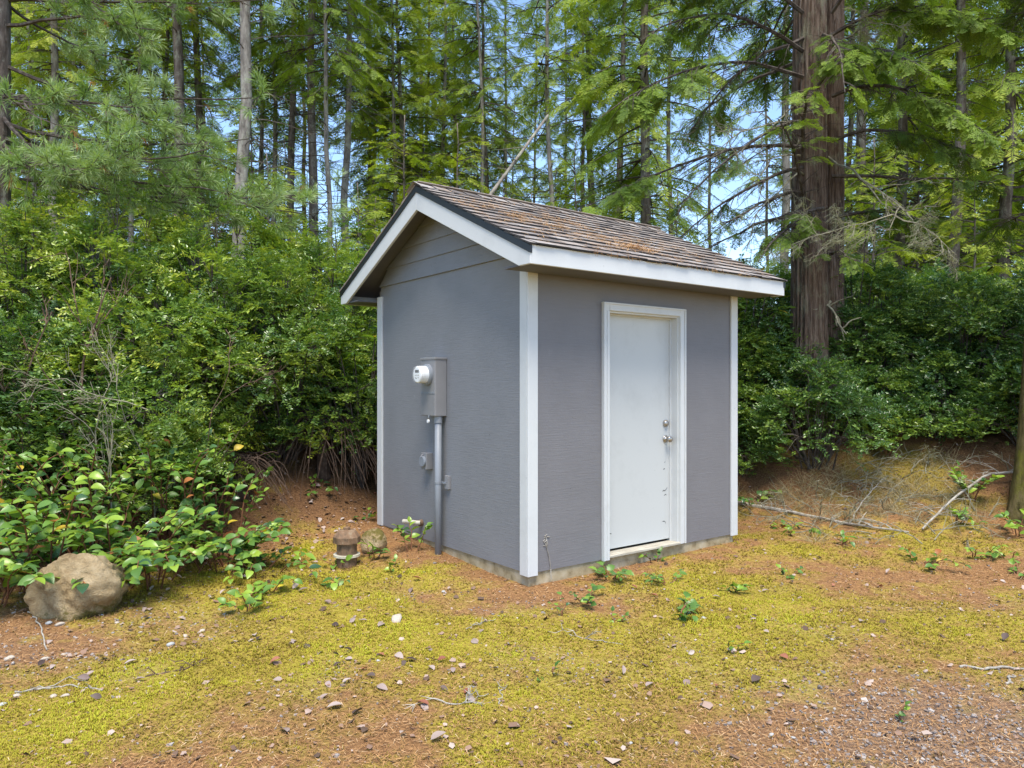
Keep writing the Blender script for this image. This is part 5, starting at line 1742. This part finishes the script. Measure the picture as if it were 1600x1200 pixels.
ground_branch('fallen_branch', 'long grey fallen branch lying behind the shed corner', [(1148, 788), (1230, 801), (1310, 818), (1420, 834)], .026, .009, M['twig_pale'], 12, .4)
ground_branch('fallen_branch', 'bleached forked branch propped over the brush heap', [(1440, 832, .02), (1490, 797, .12), (1545, 765, .16), (1605, 752, .1)], .010, .016, M['twig_pale'], 22, .5)
ground_branch('fallen_branch', 'thin pale stick poking up from the fallen grey branch', [(1328, 822, .0), (1345, 800, .08), (1372, 780, .16)], .008, .004, M['twig_pale'], 8, .6)
for (nm, lab, pts_, a, b, mt_, tw) in (
        ('twig', 'forked pale twig lying on yellow moss', [(670, 1095), (700, 1103), (735, 1103), (762, 1088)], .004, .0025, M['twig_pale'], 7),
        ('twig', 'curved bleached stick on the gravel edge', [(1500, 1044), (1540, 1050), (1570, 1046), (1612, 1050)], .007, .006, M['twig_pale'], 0),
        ('twig', 'short broken stub of stick on the gravel edge', [(1573, 1072), (1583, 1058)], .006, .005, M['twig_pale'], 0),
        ('twig', 'long thin twig among cream pebbles', [(20, 1086), (75, 1078), (110, 1075), (160, 1082)], .005, .003, M['twig_pale'], 4),
        ('twig', 'straight grey twig resting on bright moss', [(225, 1060), (280, 1052), (335, 1028)], .005, .003, M['twig_brown'], 5),
        ('twig', 'short curved stick at the foot of the boulder', [(45, 958), (62, 975), (72, 1018)], .005, .004, M['twig_pale'], 0),
        ('twig', 'fine twig lying in moss below the flat stone', [(728, 985), (755, 975), (772, 972)], .003, .002, M['twig_pale'], 2),
        ('twig', 'small crooked twig beside the forked pale twig', [(778, 1105), (785, 1092), (776, 1078)], .003, .002, M['twig_pale'], 1),
        ('twig', 'brown stick lying across the leaf litter', [(245, 905), (250, 885), (275, 880)], .005, .003, M['twig_brown'], 3),
        ('twig', 'thin stick in moss before the bramble', [(890, 995), (930, 1005), (975, 1010)], .003, .002, M['twig_pale'], 2)):
    ground_branch(nm, lab, pts_, a, b, mt_, tw, 0, 'twig', .012)

# heap of dead twigs and lichen on the right bank
heap = MB(); hl = MB()
hx, hy = gpos(1400, 800)
hz0 = float(ground_z(hx, hy))
hr = empty('brush_heap', (hx, hy, hz0)); tag(hr, 'tangle of dry twigs and pale lichen fallen on the bank', 'brush heap')
for k in range(80):
    x = hx + rk.normal(0, .7); y = hy + rk.normal(.1, .42)
    p = np.array([x, y, float(ground_z(x, y)) + .01])
    d = unit(rk.normal(0, 1, 3) * (1, .6, .3) + (0, 0, .22))
    dead_branch(heap, p, p + d * rk.uniform(.2, .65), .05, rk, .0065, 1, 6, hl if k % 2 else None)
for mb, m_, nm in ((heap, M['twig_grey'], 'twigs'), (hl, M['lichen'], 'lichen')):
    o = mb.build(nm, m_, hr); o.location = (-hx, -hy, -hz0)

# dead sword fern skirt beside the wall, bare stems in the thicket
def dead_fern(x, y, h, n, label, rad=.8, lean=(0, 0)):
    z = float(ground_z(x, y))
    root = empty('dead_fern', (x, y, z)); tag(root, label, 'fern', 'dead fern skirts under the thicket')
    mb = MB()
    for k in range(n):
        a = rk.uniform(0, 6.28); rr = rad * rk.uniform(.5, 1.1)
        e = np.array([math.cos(a) * rr + lean[0], math.sin(a) * rr * .6 + lean[1], rk.uniform(-.25, .3) * h])
        top = np.array([rk.normal(0, .14), rk.normal(0, .1), h * rk.uniform(.75, 1.0)])
        t = np.linspace(0, 1, 7)[:, None]
        c = (1 - t) ** 2 * top + 2 * t * (1 - t) * (top * .9 + e * .5 + (0, 0, .12)) + t * t * e
        mb.tube(c, np.linspace(.0065, .0025, 7), 4, .5, cap=False)
    mb.tube([(0, 0, -.05), (0, 0, h * .95)], [.09, .05], 8)
    mb.build('fronds', M['fern_dead_shaded'], root)
    return root


dead_fern(-2.2, 8.5, .8, 95, 'brown skirt of dead fern stalks beside the gable wall', .75, (.15, -.25))
dead_fern(-2.85, 7.65, .45, 60, 'low tangle of dead fern stalks under the overhanging shrubs', .6, (.1, -.2))
for (sx_, sy_, ex_, ey_, d0, d1, lab, r0_) in (
        (110, 820, 170, 400, 6.6, 6.9, 'bare brown stem rising through the salal into the thicket', .018), (145, 850, 120, 590, 6.3, 6.2, 'crooked whitish dead shrub stem above the boulder', .009),
        (185, 760, 110, 590, 6.2, 6.15, 'forked whitish dead twig stem uphill of the boulder salal', .009), (250, 740, 200, 560, 6.5, 6.5, 'tangled whitish dead twig stem beside the dark salal', .008), (20, 720, 90, 480, 6.5, 6.8, 'slanting bare brown stem at the edge of the thicket', .016), (300, 760, 330, 560, 6.9, 6.8, 'dead branching twig stem under the dark salal', .008), (230, 640, 20, 600, 6.3, 6.1, 'long horizontal bleached twig across the dark thicket', .006)):
    a = at(sx_, sy_, d0); a[2] = min(a[2], float(ground_z(a[0], a[1]))) if lab[0] != 'l' else a[2]
    b = at(ex_, ey_, d1)
    mb = MB(); ll_ = MB()
    dead_branch(mb, a, b, .05, rk, r0_, 2, 7, ll_ if 'white' in lab else None, .1)
    root = empty('bare_stem', tuple(a)); tag(root, lab, 'stem', 'bare stems in the thicket')
    o = mb.build('wood', M['twig_grey' if ('whit' in lab or 'bleach' in lab) else 'twig_brown'], root); o.location = tuple(-a)
    if ll_.n:
        o = ll_.build('lichen', M['lichen'], root); o.location = tuple(-a)

# ------------------------------------------------------------------ fine ground cover
rg = np.random.default_rng(123)


def scatter(n, depth_pow=1.3, ymax=10.5, wide=.80):
    """points over the floor in view, denser near by"""
    u = rg.random(n)
    y = 2.55 + (ymax - 2.55) * u ** depth_pow
    x = rg.uniform(-1, 1, n) * (y * wide + .3)
    k = shed_dist(x, y) > 0.0
    return x[k], y[k]


def tufts_T(seed):
    r = np.random.default_rng(seed); V = []; F = []; A = []
    for i in range(3):
        a = i * 2.1 + r.uniform(-.6, .6); d = np.array([math.cos(a) * .8, math.sin(a) * .8, r.uniform(.35, 1.0)])
        s = np.array([-math.sin(a), math.cos(a), 0]) * .34; b = len(V)
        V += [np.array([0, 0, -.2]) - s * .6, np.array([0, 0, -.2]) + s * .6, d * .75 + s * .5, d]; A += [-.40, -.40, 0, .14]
        F.append((b, b + 1, b + 2, b + 3))
    return np.array(V), np.array(F), np.array(A)


TT = [tufts_T(1), tufts_T(2)]
x, y = scatter(285000, 1.45, 9.6)
m = moss_mask(x, y)
k = rg.random(len(x)) < np.clip((m - .28) * 1.6, 0.02, 1) * (1 - .8 * gravel_mask(x, y))
x, y, m = x[k], y[k], m[k]
z = ground_z(x, y) + m * 0.016 * fbm(x * 14, y * 14, 71, 3) + .002
hue = fbm(x * 3, y * 3, 91, 3)
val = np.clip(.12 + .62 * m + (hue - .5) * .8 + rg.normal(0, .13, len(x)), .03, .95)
sz = rg.uniform(.005, .014, len(x)) * (0.66 + .11 * y) * (.6 + .8 * fbm(x * 4, y * 4, 95, 3))
an = rg.uniform(0, 6.28, len(x))
fm = frames(np.stack([np.cos(an), np.sin(an), rg.normal(0, .2, len(x))], -1), np.array([0, 0, 1.0])) * sz[:, None, None]
mo = MB(); h_ = len(x) // 2
P = np.stack([x, y, z], -1)
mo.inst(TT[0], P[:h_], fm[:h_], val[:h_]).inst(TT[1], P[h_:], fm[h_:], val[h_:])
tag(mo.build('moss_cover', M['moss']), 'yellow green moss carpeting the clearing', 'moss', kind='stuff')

x, y = scatter(180000, 1.35, 10.5)
m = moss_mask(x, y)
k = rg.random(len(x)) < np.clip(1.2 - m * 1.0, .30, 1)
x, y = x[k], y[k]; n_ = len(x)
z = ground_z(x, y) + .006 + rg.uniform(0, .010, n_)
an = rg.uniform(0, 6.28, n_)
fm = frames(np.stack([np.cos(an), np.sin(an), rg.normal(0, .25, n_)], -1), np.array([0, 0, 1.0]) + rg.normal(0, .3, (n_, 3))) * np.stack([rg.uniform(.018, .055, n_), rg.uniform(.0018, .0038, n_) * (.8 + .06 * y), np.ones(n_)], -1)[:, None, :]
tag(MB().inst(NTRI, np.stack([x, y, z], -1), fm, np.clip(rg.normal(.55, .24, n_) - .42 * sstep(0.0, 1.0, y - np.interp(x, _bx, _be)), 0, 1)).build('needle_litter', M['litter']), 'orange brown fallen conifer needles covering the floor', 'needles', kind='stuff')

x, y = scatter(26000, 1.2, 10.0)
n_ = len(x)
e_ = np.interp(x, _bx, _be)
k = rg.random(n_) < .16 + .84 * sstep(-.6, .5, y - e_) * (x < 0) + .4 * gblob(x, y, -2.3, 5.6, 1.0, .6)
x, y = x[k], y[k]; n_ = len(x)
CT = (np.array([(-.5, -.2, 0), (-.1, -.42, .12), (.5, -.1, .0), (.3, .36, .16), (-.25, .4, .05)]), np.array([[0, 1, 2, 3, 4]]))
an = rg.uniform(0, 6.28, n_)
fm = frames(np.stack([np.cos(an), np.sin(an), rg.normal(0, .3, n_)], -1), np.array([0, 0, 1.0]) + rg.normal(0, .35, (n_, 3))) * (rg.gamma(2.2, .0065, n_) + .006)[:, None, None]
tag(MB().inst(CT, np.stack([x, y, ground_z(x, y) + .013], -1), fm, rg.uniform(0, 1, n_) ** 1.1).build('leaf_crumb_litter', M['chips']), 'crumbled dead leaf fragments scattered on the floor', 'leaf litter', kind='stuff')

CU = np.array([(-1, -1, -1), (1, -1, -1), (1, 1, -1), (-1, 1, -1), (-1, -1, 1), (1, -1, 1), (1, 1, 1), (-1, 1, 1)], float)
CF = np.array([(0, 3, 2, 1), (4, 5, 6, 7), (0, 1, 5, 4), (1, 2, 6, 5), (2, 3, 7, 6), (3, 0, 4, 7)])
GT = []
for s in range(4):
    r = np.random.default_rng(300 + s)
    GT.append((CU * r.uniform(.35, .62, (8, 3)) * (1, .8, .55), CF))
x, y = scatter(60000, 1.2, 6.6)
k = rg.random(len(x)) < gravel_mask(x, y) * .50 + .012
x, y = x[k], y[k]; n_ = len(x)
an = rg.uniform(0, 6.28, n_)
fm = frames(np.stack([np.cos(an), np.sin(an), rg.normal(0, .2, n_)], -1), np.array([0, 0, 1.0]) + rg.normal(0, .3, (n_, 3))) * (rg.gamma(3, .0020, n_) + .004)[:, None, None]
P = np.stack([x, y, ground_z(x, y) + .006], -1)
gm = MB()
val = np.clip(rg.beta(2, 2.4, n_) + .10 * (x < -1), 0, 1)
for j in range(4):
    gm.inst(GT[j], P[j::4], fm[j::4], val[j::4])
tag(gm.build('gravel', M['gravel']), 'grey gravel chips showing through needles at the drive edge', 'gravel', kind='stuff')


k = 2600
cl = rg.integers(0, 46, k)
cpx = rg.normal(1345, 95, 46); cpy = rg.normal(775, 28, 46)
cc_ = np.array([gpos(a, np.clip(b, 715, 850)) for a, b in zip(cpx, cpy)])
x = cc_[cl, 0] + rg.normal(0, .05, k); y = cc_[cl, 1] + rg.normal(0, .05, k)
ok = shed_dist(x, y) > .05
x, y = x[ok], y[ok]; k = len(x)
L = rg.uniform(.06, .24, k)
d = np.stack([rg.normal(0, .8, k), rg.normal(0, .7, k), rg.uniform(.15, 1.0, k)], -1); d = unit(d)
P = np.stack([x, y, ground_z(x, y)], -1) + d * (L * .45)[:, None]
fm = frames(d, np.array([0, -1.0, .2]) + rg.normal(0, .4, (k, 3))) * np.stack([L, np.full(k, .0035), np.ones(k)], -1)[:, None, :]
M['straw'] = m_leaf('dry_straw', [(0, (0.22, 0.16, 0.08)), (1, (0.46, 0.38, 0.22))], .2, .8, .1, 0)
tag(MB().inst(NT, P, fm, rg.uniform(0, 1, k)).build('dry_grass', M['straw']), 'straw coloured dry grass wisps on the needle covered bank', 'grass', kind='stuff')
